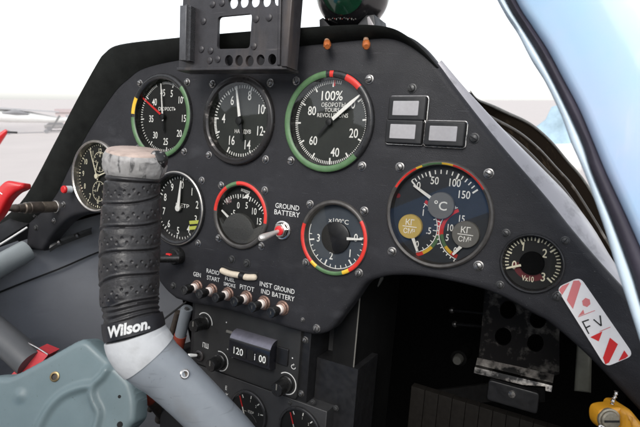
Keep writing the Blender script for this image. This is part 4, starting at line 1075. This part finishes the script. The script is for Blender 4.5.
# pipes behind the stick
for (a, b, rr, segs, nm, lb) in (((187, 308, .50), (160, 420, .56), .0060, ((0, .22, 0), (.22, .36, 1), (.36, 1, 2)), 'striped_pipe', 'grey pipe with a red-brown band behind the stick elbow'),
                                 ((178, 312, .52), (150, 410, .58), .0034, ((0, 1, 2),), 'thin_pipe', 'thin brown pipe beside the banded grey pipe'),
                                 ((128, 372, .47), (166, 420, .55), .0052, ((0, .3, 0), (.3, .55, 1), (.55, 1, 2)), 'lower_pipe', 'brown banded pipe in the dark gap between teal cover and stick')):
    q0, q1 = atd(*a), atd(*b); mb = MB()
    for s0_, s1_, mi in segs: mb.sweep([q0.lerp(q1, s0_), q0.lerp(q1, s1_)], rr + (.0006 if mi == 1 else 0), 16, mi)
    solo(mb, nm, lb, 'pipe', [mat(nm + '_grey', (.20, .22, .24), .45), mat(nm + '_red', (.26, .045, .025), .5, var=.3), BROWND], q0)
wr = [atd(150, 330, .46), atd(168, 316, .47), atd(186, 302, .485)]
mb = MB(); mb.sweep(smooth(wr, 5), .0010, 8); solo(mb, 'black_wire', 'thin black wire running from the stick to the panel corner', 'wire', SLOT, wr[0])
wr = [atd(95, 362, .44), atd(118, 378, .46), atd(150, 350, .50), atd(168, 322, .52)]

# ================================================================== FOOTWELL AND HULL
def quad_wall(name, pts, m, lb, cat): 
    mb = MB(); mb.grid(pts); return solo(mb, name, lb, cat, m, pts[0][0])
mb = MB(); mb.box(-.60, .42, -1.4, 1.0, -.64, -.62); fl = solo(mb, 'floor', None, None, mat('floor_dark', (.008, .008, .008), .7, var=.3, scale=20), (0, 0, -.64), kind='structure')
mb = MB(); mb.box(-.60, .15, .62, .64, -.62, .02); mb.box(.1501, .45, .62, .64, -.62, -.06); solo(mb, 'firewall', 'dark bulkhead closing the footwell far behind the panel', 'bulkhead', MATTE, (0, .62, -.62))
mb = MB(); mb.grid([[Vector((-.60, .05, -.12)), Vector((-.42, .24, -.02)), Vector((-.30, .64, .06))], [Vector((-.62, .05, -.62)), Vector((-.44, .24, -.62)), Vector((-.32, .64, -.62))]])
solo(mb, 'inner_side_skin', 'black inner side skin far behind the stick and the pipes', 'cockpit wall', MATTE, (-.44, .24, -.62))
# right inner skin beside the panel leg
mb = MB(); mb.grid([[Vector((.300, -.9, -.05)), Vector((.300, 0.0, -.10)), Vector((.300, .03, -.04)), Vector((.26, .62, .06))], [Vector((.32, -.9, -.62)), Vector((.32, 0, -.62)), Vector((.31, .03, -.62)), Vector((.30, .62, -.62))]])
solo(mb, 'inner_side_skin', 'black inner side skin of the footwell', 'cockpit wall', MATTE, (.30, 0, -.62))

t = thing('added_seat', 'unseen added seat shape with blue and beige slabs mirrored in the dial glass', 'seat', (-.09, -.80, -.60))  # added out of view to colour the dial reflections
mb = MB(); mb.prism(rrect(-.31, .13, -.55, .10, .05), -.86, -.80, 0, bev=.02); part(mb, 'backrest', t, mat('seat_canvas', (.05, .05, .055), .8, var=.2, scale=20))
mb = MB(); mb.prism(rrect(-.24, .06, .10, .34, .06), -.88, -.80, 0, bev=.02); part(mb, 'headrest', t, MATTE)
mb = MB(); mb.add([(-.30, -.74, -.19), (-.30, -.80, -.09), (.12, -.80, .12), (.12, -.74, .02), (-.30, -.80, -.20), (-.30, -.81, -.09), (.12, -.81, .12), (.12, -.80, .01)], [(0, 1, 2, 3), (4, 5, 6, 7), (0, 1, 5, 4), (2, 3, 7, 6), (1, 2, 6, 5), (0, 3, 7, 4)]); part(mb, 'blue_reflector_strip', t, mat('reflector_strip_blue', (.08, .36, .85), .6))  # added blue strip, mirrored across the engine gauge
mb = MB(); mb.add([(-.56, -.62, -.19), (-.27, -.62, -.17), (-.33, -.82, .05), (-.56, -.82, .0), (-.56, -.82, -.19), (-.27, -.82, -.17), (-.33, -.84, .05), (-.56, -.84, 0)], [(0, 1, 2, 3), (4, 5, 6, 7), (0, 1, 5, 4), (1, 2, 6, 5), (2, 3, 7, 6), (0, 3, 7, 4)]); part(mb, 'beige_reflector', t, mat('reflector_beige', (.85, .76, .58), .8))  # added beige slab, there for its reflection in the temperature dial
mb = MB(); mb.add([(-.52, -.50, -.30), (-.20, -.50, -.34), (-.20, -.78, -.18), (-.52, -.78, -.17), (-.52, -.50, -.40), (-.20, -.50, -.40), (-.20, -.78, -.40), (-.52, -.78, -.40)], [(0, 1, 2, 3), (4, 5, 6, 7), (0, 1, 5, 4), (1, 2, 6, 5), (2, 3, 7, 6), (0, 3, 7, 4)]); part(mb, 'blue_reflector', t, mat('reflector_blue', (.12, .40, .85), .7))  # added blue slab, there for its reflection in the temperature dial
# forward deck over the footwell, from the panel edge forward; right flank bulges out
hull = thing('forward_fuselage', 'black forward fuselage deck beyond the sloping panel edge with bright metal sill strip', 'fuselage', (0, .3, 0))
pe_px = [(437, 64), (457, 90.5), (477, 116), (497, 141.2), (521, 169), (545.5, 197.5), (572, 230.5), (602, 265.5), (634, 300.5)]
so_px = [(441, 62), (466, 90), (488, 113.5), (509, 135), (540, 166), (567, 194), (592, 226), (614, 262), (640, 298)]
A_ = [at(*p, .004) for p in pe_px]; B_ = [at(*p, y) for p, y in zip(so_px, [.010, .014, .018, .022, .026, .030, .032, .032, .032])]
A_ = smooth(A_, 5); B_ = smooth(B_, 5)
mb = MB(); rows = []
for a, b in zip(A_, B_):
    n_ = Vector((.7, -.2, .7)).normalized(); rows.append([a + Vector((0, .006, 0)), a] + [a.lerp(b, k / 5) + n_ * (.0025 * math.sin(math.pi * k / 5)) for k in range(1, 5)] + [b, b + Vector((.0, .01, -.004))])
mb.grid(rows); part(mb, 'sill_strip', hull, ALU)
edge_px = [(470, 92, .02), (477, 100.5, .04), (491, 106.5, .07), (505, 113, .10), (530, 125, .15), (550, 142, .20), (567, 162, .24), (584, 182, .27), (604, 215, .28), (628, 255, .28), (660, 300, .28)]
C_ = smooth([at(p[0], p[1], p[2]) for p in edge_px], 5)
B2 = smooth([at(*p, .033) for p in [(452, 76), (466, 92), (478, 104), (490, 116), (509, 136), (525, 152), (540, 167), (556, 183), (580, 212), (605, 250), (640, 300)]], 5)
mb = MB(); rows = []
for b, c_ in zip(B2, C_):
    out = Vector((.75, 0, .66)); row = [b + Vector((-.012, .004, -.012)), b]
    for k in range(1, 9): row.append(b.lerp(c_, k / 8) - out * (.010 * math.sin(math.pi * k / 8)))
    row += [c_ + Vector((.004, .03, -.006)), c_ + Vector((.0, .25, -.06)), Vector((c_.x * .6 - .03, .8, c_.z * .6 - .06))]
    rows.append(row)
mb.grid(rows); part(mb, 'flank_skin', hull, HULL, ang=60)
for f_, rr_ in ((.40, .0028), (.72, .0020)):
    mb = MB(); out = Vector((.75, 0, .66)); mb.sweep([b.lerp(c_, f_) - out * (.010 * math.sin(math.pi * f_) - .0004) for b, c_ in list(zip(B2, C_))[6:]], rr_, 10); part(mb, 'reflection_ridge', hull, mat('reflection_ridge_brown', (.030, .024, .018), .35, wear_glare=(((.16, .14, .12), .7, (60, 60, 60), .56, .68),)))  # added ridges standing in for streaks of reflected light along the flank
mb = MB(); mb.sweep([p + Vector((.0004, -.001, .0006)) for p in C_], [.0003 + .0011 * min(1, k / 12) for k in range(len(C_))], 8)
part(mb, 'edge_trim', hull, mat('trim_grey', (.14, .14, .13), .5, var=.3))
top = [(-.47, -.07), (-.405, -.028), (-.338, .040), (-.272, .120), (-.236, .138), (-.09, .141), (.044, .139), (.062, .134), (.082, .112), (.11, .08)]
mb = MB(); mb.grid([[Vector((x_, .013, z_)) for x_, z_ in top], [Vector((x_ * .95, .4, z_ * .9 - .02)) for x_, z_ in top], [Vector((x_ * .8, .8, z_ * .7 - .06)) for x_, z_ in top]]); part(mb, 'deck_skin', hull, HULL, ang=60)

# perforated plate, strap and boards in the footwell
YP = .16
def pp(x_, y_, y=YP): return xz(x_ / 3.115 + 440, y_ / 3.115 + 290, y)
t = thing('perforated_plate', 'worn perforated metal plate with round holes and polished lower edge in the dark footwell', 'plate', (*pp(230, 240), 0)[0:1] + (YP, pp(230, 240)[1]))
hol = [[pp(cx + 26 * math.cos(a), cy + 28 * math.sin(a)) for a in [2 * math.pi * k / 24 for k in range(24)]] for cx, cy in ((197, 145), (297, 165), (305, 92), (212, 62))]
mb = MB(); mb.prism([pp(140, 0), pp(372, 0), pp(372, 262), pp(352, 268), pp(120, 214), pp(130, 110)], YP, YP + .003, 0, holes=hol); part(mb, 'plate', t, PERF)
a, b = at(*[115 / 3.115 + 440, 222 / 3.115 + 290], YP), at(*[354 / 3.115 + 440, 275 / 3.115 + 290], YP)
mb = MB(); mb.grid([[a + Vector((0, 0, .004)), b + Vector((0, 0, .004))], [a + Vector((0, -.0016, .0015)), b + Vector((0, -.0016, .0015))], [a + Vector((0, -.0040, -.0022)), b + Vector((0, -.0044, -.0030))], [a + Vector((0, -.008, -.0034)), b + Vector((0, -.008, -.0044))], [a + Vector((0, -.010, -.0090)), b + Vector((0, -.010, -.0100))]]); part(mb, 'polished_flange', t, mat('polished_worn', (.34, .32, .30), .22, .9, col2=(.02, .02, .02), thr=(.44, .56), scale=30))
t = thing('buckled_strap', 'black webbing strap with a riveted buckle across the footwell floor', 'strap', at(514, 394, .13))
y_ = .13; mb = MB(); mb.prism([xz(425, 392, y_), xz(488, 384, y_), xz(545, 388, y_), xz(545, 402, y_), xz(488, 402, y_), xz(425, 408, y_)], y_, y_ + .004, 0); part(mb, 'webbing', t, MATTE)
mb = MB(); mb.prism(rrect(xz(488, 394, y_)[0], xz(540, 394, y_)[0], xz(514, 405, y_)[1], xz(514, 384, y_)[1], .003), y_ - .006, y_ - .0005, 0, bev=.001)
q = at(512, 394, y_ - .006); mb.lathe([(.0035, 0), (.0032, -.0015), (.0001, -.002)], q, seg=16, mi=1); part(mb, 'buckle', t, [BLACK, CHROME])
t = thing('ribbed_board', 'dark ribbed foot board below the strap', 'foot board', at(490, 430, .10))
mb = MB(); y_ = .12
for k in range(12):
    x0_ = xz(408 + k * 14, 420, y_)[0]; x1_ = xz(421.7 + k * 14, 420, y_)[0]; mb.box(x0_, x1_, y_, y_ + .01, xz(490, 470, y_)[1], xz(490, 410, y_)[1], 0, b=.0008)
part(mb, 'board', t, mat('board_dark', (.009, .008, .007), .7, var=.3, spec=.1))
q = at(584, 368, .10)
mb = MB(); mb.prism([xz(577, 341, .1), xz(592, 340, .1), xz(591, 394, .1), xz(574, 392, .1)], .10, .14, 0, bev=.003); solo(mb, 'pale_block', 'pale grey-green block standing in the dark behind the placard', 'block', PALEB, q)
q = at(459, 358, .20); mb = MB(); mb.lathe([(.0055, .02), (.0055, -.008), (.0045, -.010), (.0001, -.010)], q, seg=24); mb.lathe([(.009, .03), (.009, -.001), (.006, -.002)], q, seg=24, mi=1); solo(mb, 'pipe_fitting', 'round grey pipe end deep in the dark footwell', 'fitting', [mat('fitting_grey', (.06, .06, .055), .5), MATTE], q)
q = at(368, 286, .05)
mb = MB(); mb.sweep(smooth([at(352, 296, .05), at(364, 293, .06), at(372, 285, .07), at(378, 276, .08)], 4), [.006] * 13, 16); solo(mb, 'grey_hose', 'short grey hose end under the panel arch beside the pedestal', 'hose', mat('hose_grey', (.16, .16, .15), .5, var=.3), q)
for k, (p0, p1) in enumerate((((452, 310, .25), (492, 314, .22)), ((455, 324, .25), (490, 327, .22)))):
    mb = MB(); mb.sweep([at(*p0), at(*p1)], .0022, 10); mb.sphere(at(*p0), .004, 1, 12, 8); solo(mb, 'control_rod', ('upper' if k == 0 else 'lower') + ' thin dark rod with a bright end fitting in the footwell', 'rod', [BLACK, STEEL], at(*p0))

# orange bracket lower right
od = .290
oc = atd(615, 415, od)
T = Matrix(((CR.x, -CB.x, CU.x, oc.x), (CR.y, -CB.y, CU.y, oc.y), (CR.z, -CB.z, CU.z, oc.z), (0, 0, 0, 1)))
def ol(x_, y_): return ((x_ / 4.91 + 560 - 615) * od / FPX, -(y_ / 4.91 + 340 - 415) * od / FPX)
t = thing('orange_bracket', 'orange painted metal lug with a slotted bolt below the panel leg', 'bracket', oc)
mb = MB(T); mb.prism(rpoly([ol(*p) for p in ((170, 352), (186, 326), (262, 320), (290, 320), (290, 460), (200, 442), (172, 405))], .006), -.004, .006, 0, bev=.0015)
part(mb, 'lug', t, ORANGEP)
mb = MB(T); mb.prism(rpoly([ol(*p) for p in ((268, 322), (318, 318), (392, 410), (430, 500), (330, 520), (268, 500))], .004), -.0085, .012, 0, bev=.0055); part(mb, 'lever_arm', t, ORANGEP)
b_ = ol(222, 376); mb = MB(T); mb.lathe([(.0053, -.003), (.0053, -.0058), (.0046, -.0066), (.0001, -.0068)], (b_[0], 0, b_[1]), seg=28)
mb.box(b_[0] - .0044, b_[0] + .0044, -.0070, -.0060, b_[1] - .0006, b_[1] + .0006, 1); mb.lathe([(.0066, -.003), (.0066, -.0046), (.0055, -.0048)], (b_[0], 0, b_[1]), seg=28, mi=0); part(mb, 'bolt', t, [mat('bolt_grey', (.30, .27, .21), .4, .6, var=.3, scale=300), SLOT])
mb = MB(T); pts = [ol(*p) for p in ((238, 426), (190, 424), (165, 412), (160, 400), (168, 396), (186, 408), (215, 432))]; mb.sweep(smooth([Vector((a, -.007, b)) for a, b in pts], 5), .0008, 10); part(mb, 'cotter_pin', t, CHROME)
mb = MB(T); pts = [ol(*p) for p in ((266, 246), (262, 268), (252, 285), (246, 308))]; mb.sweep(smooth([Vector((a, -.002, b)) for a, b in pts], 5), [.0008 + .0005 * (k % 3 == 0) for k in range(16)], 8); part(mb, 'lock_wire', t, CHROME)

# ================================================================== CANOPY FRAME (near, right)
YC = -.115
Lp = [(430, -130), (468, -60), (497, 0), (514, 27), (528, 54), (543, 78), (560, 113), (571, 143), (585, 175), (604, 227), (617, 270), (630, 310), (652, 380), (680, 480)]
Dp = [(440, -130), (478, -60), (507, 0), (523, 27), (537.5, 50), (553, 78), (569, 110), (583, 143), (593, 172), (613, 220), (632, 273), (644, 310), (668, 380), (700, 480)]
Ep = [(452, -130), (488, -60), (516, 0), (533, 27), (548, 50), (563, 78), (580, 110), (594, 143), (606, 172), (627, 217), (648, 265), (662, 305), (688, 375), (722, 480)]
t = thing('canopy_frame', 'pale blue canopy frame arch with a dark rubber seal crossing the upper corner', 'canopy frame', at(700, 480, YC))
def strip(Pa, Pb, y0, y1, nm, m_, bev):
    a = smooth([Vector(xz(*p, YC)) for p in Pa], 5); b = smooth([Vector(xz(*p, YC)) for p in Pb], 5)
    mb = MB(); rows = []
    for p, q in zip(a, b):
        e = (q - p); L_ = e.length; e = e / L_
        rows.append([Vector((s.x, y, s.y)) for s, y in ((p, y1), (p, y0 + bev), (p + e * bev, y0), (q - e * bev, y0), (q, y0 + bev), (q, y1), (p, y1))])
    mb.grid(rows); return part(mb, nm, t, m_, ang=50)
strip(Lp, Dp, YC + .002, YC + .014, 'glazing_edge', PLEXI, .0015)
rs = random.Random(3)
Dj = [(p[0] - .6 + rs.uniform(-.8, .8), p[1]) for p in Dp]
strip(Dj, Ep, YC - .001, YC + .012, 'rubber_seal', SEAL, .002)
Op = [(p[0] + 190, p[1] - 60) for p in Ep]
strip(Ep, Op, YC - .004, YC + .012, 'painted_frame', BLUE, .004)

# ================================================================== OUTSIDE
TI = TILT.to_3x3()
camw = TILT @ CAM
GZ = camw.z - 2.6
def dirw(px, py): return TI @ ray(px, py)
def gp_(px, py):
    d = dirw(px, py); k = (GZ - camw.z) / d.z; return camw + d * k
def wsolo(mb, name, label, cat, mats, base, kind=None, group=None):
    base = Vector(base); o = bpy.data.objects.new(name, mesh_of(mb, name, mats, base)); COL.objects.link(o); o.location = base; tag(o, label, cat, group, kind); BASE[o.name] = base; return o
def wthing(name, label, cat, base):
    o = bpy.data.objects.new(name, None); COL.objects.link(o); o.location = base; tag(o, label, cat); BASE[o.name] = Vector(base); return o
mb = MB(); S = 3000; mb.add([(-S, -S, GZ), (S, -S, GZ), (S, S, GZ), (-S, S, GZ)], [(0, 1, 2, 3)])
wsolo(mb, 'ground', None, None, mat('concrete_apron', (.53, .49, .475), .8, var=.05, scale=.3), (0, 0, GZ), kind='structure')
def frame_at(px, py_ground, D):
    d = dirw(px, 100); d.z = 0; d.normalize(); p = Vector((camw.x, camw.y, GZ)) + d * D; rt = Vector((d.y, -d.x, 0)); return p, rt, d
def upx(D, py): return camw.z - GZ - D * (py - 101) / FPX            # height above ground of an image row at distance D
# parked glider / light aircraft, left
D = 44.0
p0, rt, fw = frame_at(20, 0, D)
T = Matrix(((rt.x, fw.x, 0, p0.x), (rt.y, fw.y, 0, p0.y), (0, 0, 1, GZ), (0, 0, 0, 1)))
m_ = D / FPX * 1.15
AW = mat('aircraft_white', (.82, .82, .80), .4, var=.05, scale=2); AG = mat('aircraft_grey', (.26, .26, .27), .4)
t = wthing('parked_aircraft', 'distant white light aircraft with long thin wing parked on the apron', 'aircraft', p0)
mb = MB(T); zf = upx(D, 117)
mb.sweep([Vector((x_ * m_, 0, zf + z_ * m_)) for x_, z_ in ((-40, 2), (-25, 3), (-8, 2), (5, 1), (20, -1), (38, -2))], [.20, .42, .48, .42, .25, .12], 18); part(mb, 'fuselage', t, AW)
mb = MB(T); zw = upx(D, 107.5); mb.prism([(-60 * m_, zw + 4 * m_), (24 * m_, zw - 3.4 * m_), (24 * m_, zw - 4.2 * m_), (-60 * m_, zw + 2.2 * m_)], -.5, .4, 0); part(mb, 'wing', t, mat('wing_grey', (.42, .42, .43), .5))
mb = MB(T); mb.sweep([Vector((-12 * m_, -.35, zf + 4 * m_)), Vector((-4 * m_, -.38, zf + 5.0 * m_)), Vector((4 * m_, -.35, zf + 3.5 * m_))], [.10, .24, .10], 12); part(mb, 'canopy', t, AG)
mb = MB(T); mb.slab((18 * m_, zf - 7 * m_), (24 * m_, zf + 2 * m_), .14, -.6, .1); part(mb, 'tail_strut', t, mat('strut_grey', (.2, .2, .2), .5))
for x_ in (-10, 14): mb = MB(T); mb.lathe([(.16, -.06), (.16, .06)], (x_ * m_, -.4, .16), seg=20, cap0=True, cap1=True); part(mb, 'wheel', t, AG)
# vehicle and hangar
D = 46.0
D = 47.0; p0, rt, fw = frame_at(54, 0, D); T = Matrix(((rt.x * .62, fw.x * .62, 0, p0.x), (rt.y * .62, fw.y * .62, 0, p0.y), (0, 0, .62, GZ), (0, 0, 0, 1)))
t = wthing('parked_car', 'small pale car parked far off beside the pinkish shed', 'car', p0)
mb = MB(T); mb.prism([(-1.5, .35), (1.6, .35), (1.65, .75), (.9, .85), (.5, 1.3), (-.8, 1.35), (-1.3, .9), (-1.55, .8)], -.8, .8, 0, bev=.08); part(mb, 'body', t, mat('car_grey', (.34, .33, .33), .4, var=.05, scale=2))
mb = MB(T); mb.prism([(-1.15, .88), (.72, .88), (.42, 1.24), (-.75, 1.28)], -.83, .83, 0); part(mb, 'windows', t, AG)
for x_ in (-.95, 1.0):
    for y_ in (-.84, .62): mb = MB(T); mb.lathe([(.33, y_), (.33, y_ + .22)], (x_, 0, .33), seg=20, cap0=True, cap1=True); part(mb, 'wheel', t, AG)
D = 56.0
p0, rt, fw = frame_at(66, 0, D); T = Matrix(((rt.x, fw.x, 0, p0.x), (rt.y, fw.y, 0, p0.y), (0, 0, 1, GZ), (0, 0, 0, 1)))
t = wthing('shed', 'low pinkish shed far across the apron behind the small car', 'building', p0)
mb = MB(T); mb.box(-1.1, 1.6, 0, 3, 0, 1.3); part(mb, 'wall', t, mat('shed_pink', (.62, .54, .53), .7, var=.08, scale=1))
mb = MB(T); mb.prism([(-1.25, 1.3), (1.75, 1.3), (1.6, 1.62), (-1.1, 1.62)], -.15, 3.15, 0); part(mb, 'roof', t, mat('shed_roof', (.50, .42, .42), .7))
mb = MB(T); mb.box(-.2, .6, -.03, .02, 0, 1.05); part(mb, 'door', t, mat('shed_door', (.40, .40, .42), .6))
# red wing tip at the left edge
q0 = atd(-6, 142, 1.6); mb = MB(); mb.sweep([atd(-30, 170, 1.6), atd(-4, 141, 1.6), atd(7, 130.5, 1.6)], [.03, .016, .006], 12); mb.sweep([atd(5, 132, 1.6), atd(17, 132.6, 1.6)], .0035, 8, 1)
solo(mb, 'red_spade', 'small red pointed wing fitting with a dark rod at the picture edge', 'wing fitting', [REDP, BLACK], q0)
# blue and white tail of another aircraft, right
D = 9.0
p0, rt, fw = frame_at(557, 0, D); T = Matrix(((rt.x, fw.x, 0, p0.x), (rt.y, fw.y, 0, p0.y), (0, 0, 1, GZ), (0, 0, 0, 1)))
k_ = D / FPX * 1.25; h_ = lambda py: upx(D, py) * 1.0
t = wthing('aircraft_tail', 'pale blue aircraft tail parked beyond the dark fuselage edge', 'aircraft', p0)
FB = mat('tail_blue', (.36, .50, .60), .4, var=.3, scale=3)
mb = MB(T); mb.prism([(-14 * k_, h_(142)), (12 * k_, h_(150)), (12 * k_, h_(108)), (6 * k_, h_(103)), (-3 * k_, h_(107)), (-6 * k_, h_(118)), (-13 * k_, h_(126))], -.05, .05, 0, bev=.02); part(mb, 'fin', t, FB)
mb = MB(T); mb.sweep([Vector((-16 * k_, 0, h_(150))), Vector((20 * k_, 0, h_(152)))], [.18, .28], 16); part(mb, 'tail_cone', t, AW)
# unseen wood added behind the aircraft to darken reflections in the upper dials
mb = MB(); rows = []
for i in range(221):
    a_ = R_(150 + i * .62); hgt = 13.5 + 5.0 * noise.noise(Vector((i * .085, 3, 1))) + 2.2 * noise.noise(Vector((i * .33, 8, 1)))
    row = []
    for k in range(13):
        z_ = hgt * k / 12; bulge = 3.0 * math.sin(math.pi * min(1, .15 + .85 * k / 12)); rad_ = 46 - bulge
        p_ = Vector((math.sin(a_) * rad_, math.cos(a_) * rad_, GZ + z_ - .1)); row.append(p_ + Vector((1, 1, 1)) * (noise.noise(p_ * .9) * .7 + noise.noise(p_ * 2.3) * .35))
    rows.append(row)
mb.grid(rows); wsolo(mb, 'added_woods', None, None, mat('added_woods_green', (.035, .055, .022), .9, var=.6, scale=1.5), (0, -46, GZ), kind='stuff')
# thin far flying silhouette left out: too faint to name

# ================================================================== LIGHT, WORLD, CAMERA
w = bpy.data.worlds.new('World'); SC.world = w; w.use_nodes = True
nt = w.node_tree; bg = nt.nodes['Background']
sky = nt.nodes.new('ShaderNodeTexSky'); sky.sky_type = 'NISHITA'; sky.sun_disc = False
SUN_EL, SUN_AZ = 42, 168
sky.sun_elevation = R_(SUN_EL); sky.sun_rotation = R_(SUN_AZ); sky.air_density = 1.0; sky.dust_density = 1.0; sky.ozone_density = 1.0
hs = nt.nodes.new('ShaderNodeHueSaturation'); hs.inputs['Saturation'].default_value = 0.22
nt.links.new(sky.outputs['Color'], hs.inputs['Color']); nt.links.new(hs.outputs['Color'], bg.inputs['Color'])
bg.inputs['Strength'].default_value = 0.15
sd = bpy.data.lights.new('sun', 'SUN'); sd.energy = 1.4; sd.angle = R_(32); sd.color = (1, .96, .90)
so = bpy.data.objects.new('sun', sd); COL.objects.link(so)
# NISHITA: rotation 0 puts the sun at +Y, turning clockwise seen from above
az = R_(SUN_AZ); el = R_(SUN_EL)
sdir = Vector((math.sin(az) * math.cos(el), math.cos(az) * math.cos(el), math.sin(el)))
so.rotation_euler = sdir.to_track_quat('Z', 'Y').to_euler()

cd = bpy.data.cameras.new('camera'); co = bpy.data.objects.new('camera', cd); COL.objects.link(co)
cd.sensor_width = 36; cd.lens = 36 * FPX / 640; cd.clip_start = .01; cd.clip_end = 8000
rm = Matrix(((CR.x, CU.x, CB.x, CAM.x), (CR.y, CU.y, CB.y, CAM.y), (CR.z, CU.z, CB.z, CAM.z), (0, 0, 0, 1)))
co.matrix_world = TILT @ rm
cd.dof.use_dof = True; cd.dof.focus_distance = .40; cd.dof.aperture_fstop = 20
SC.camera = co
SC.view_settings.view_transform = 'Standard'; SC.view_settings.look = 'None'; SC.view_settings.exposure = 0.85; SC.view_settings.gamma = 1
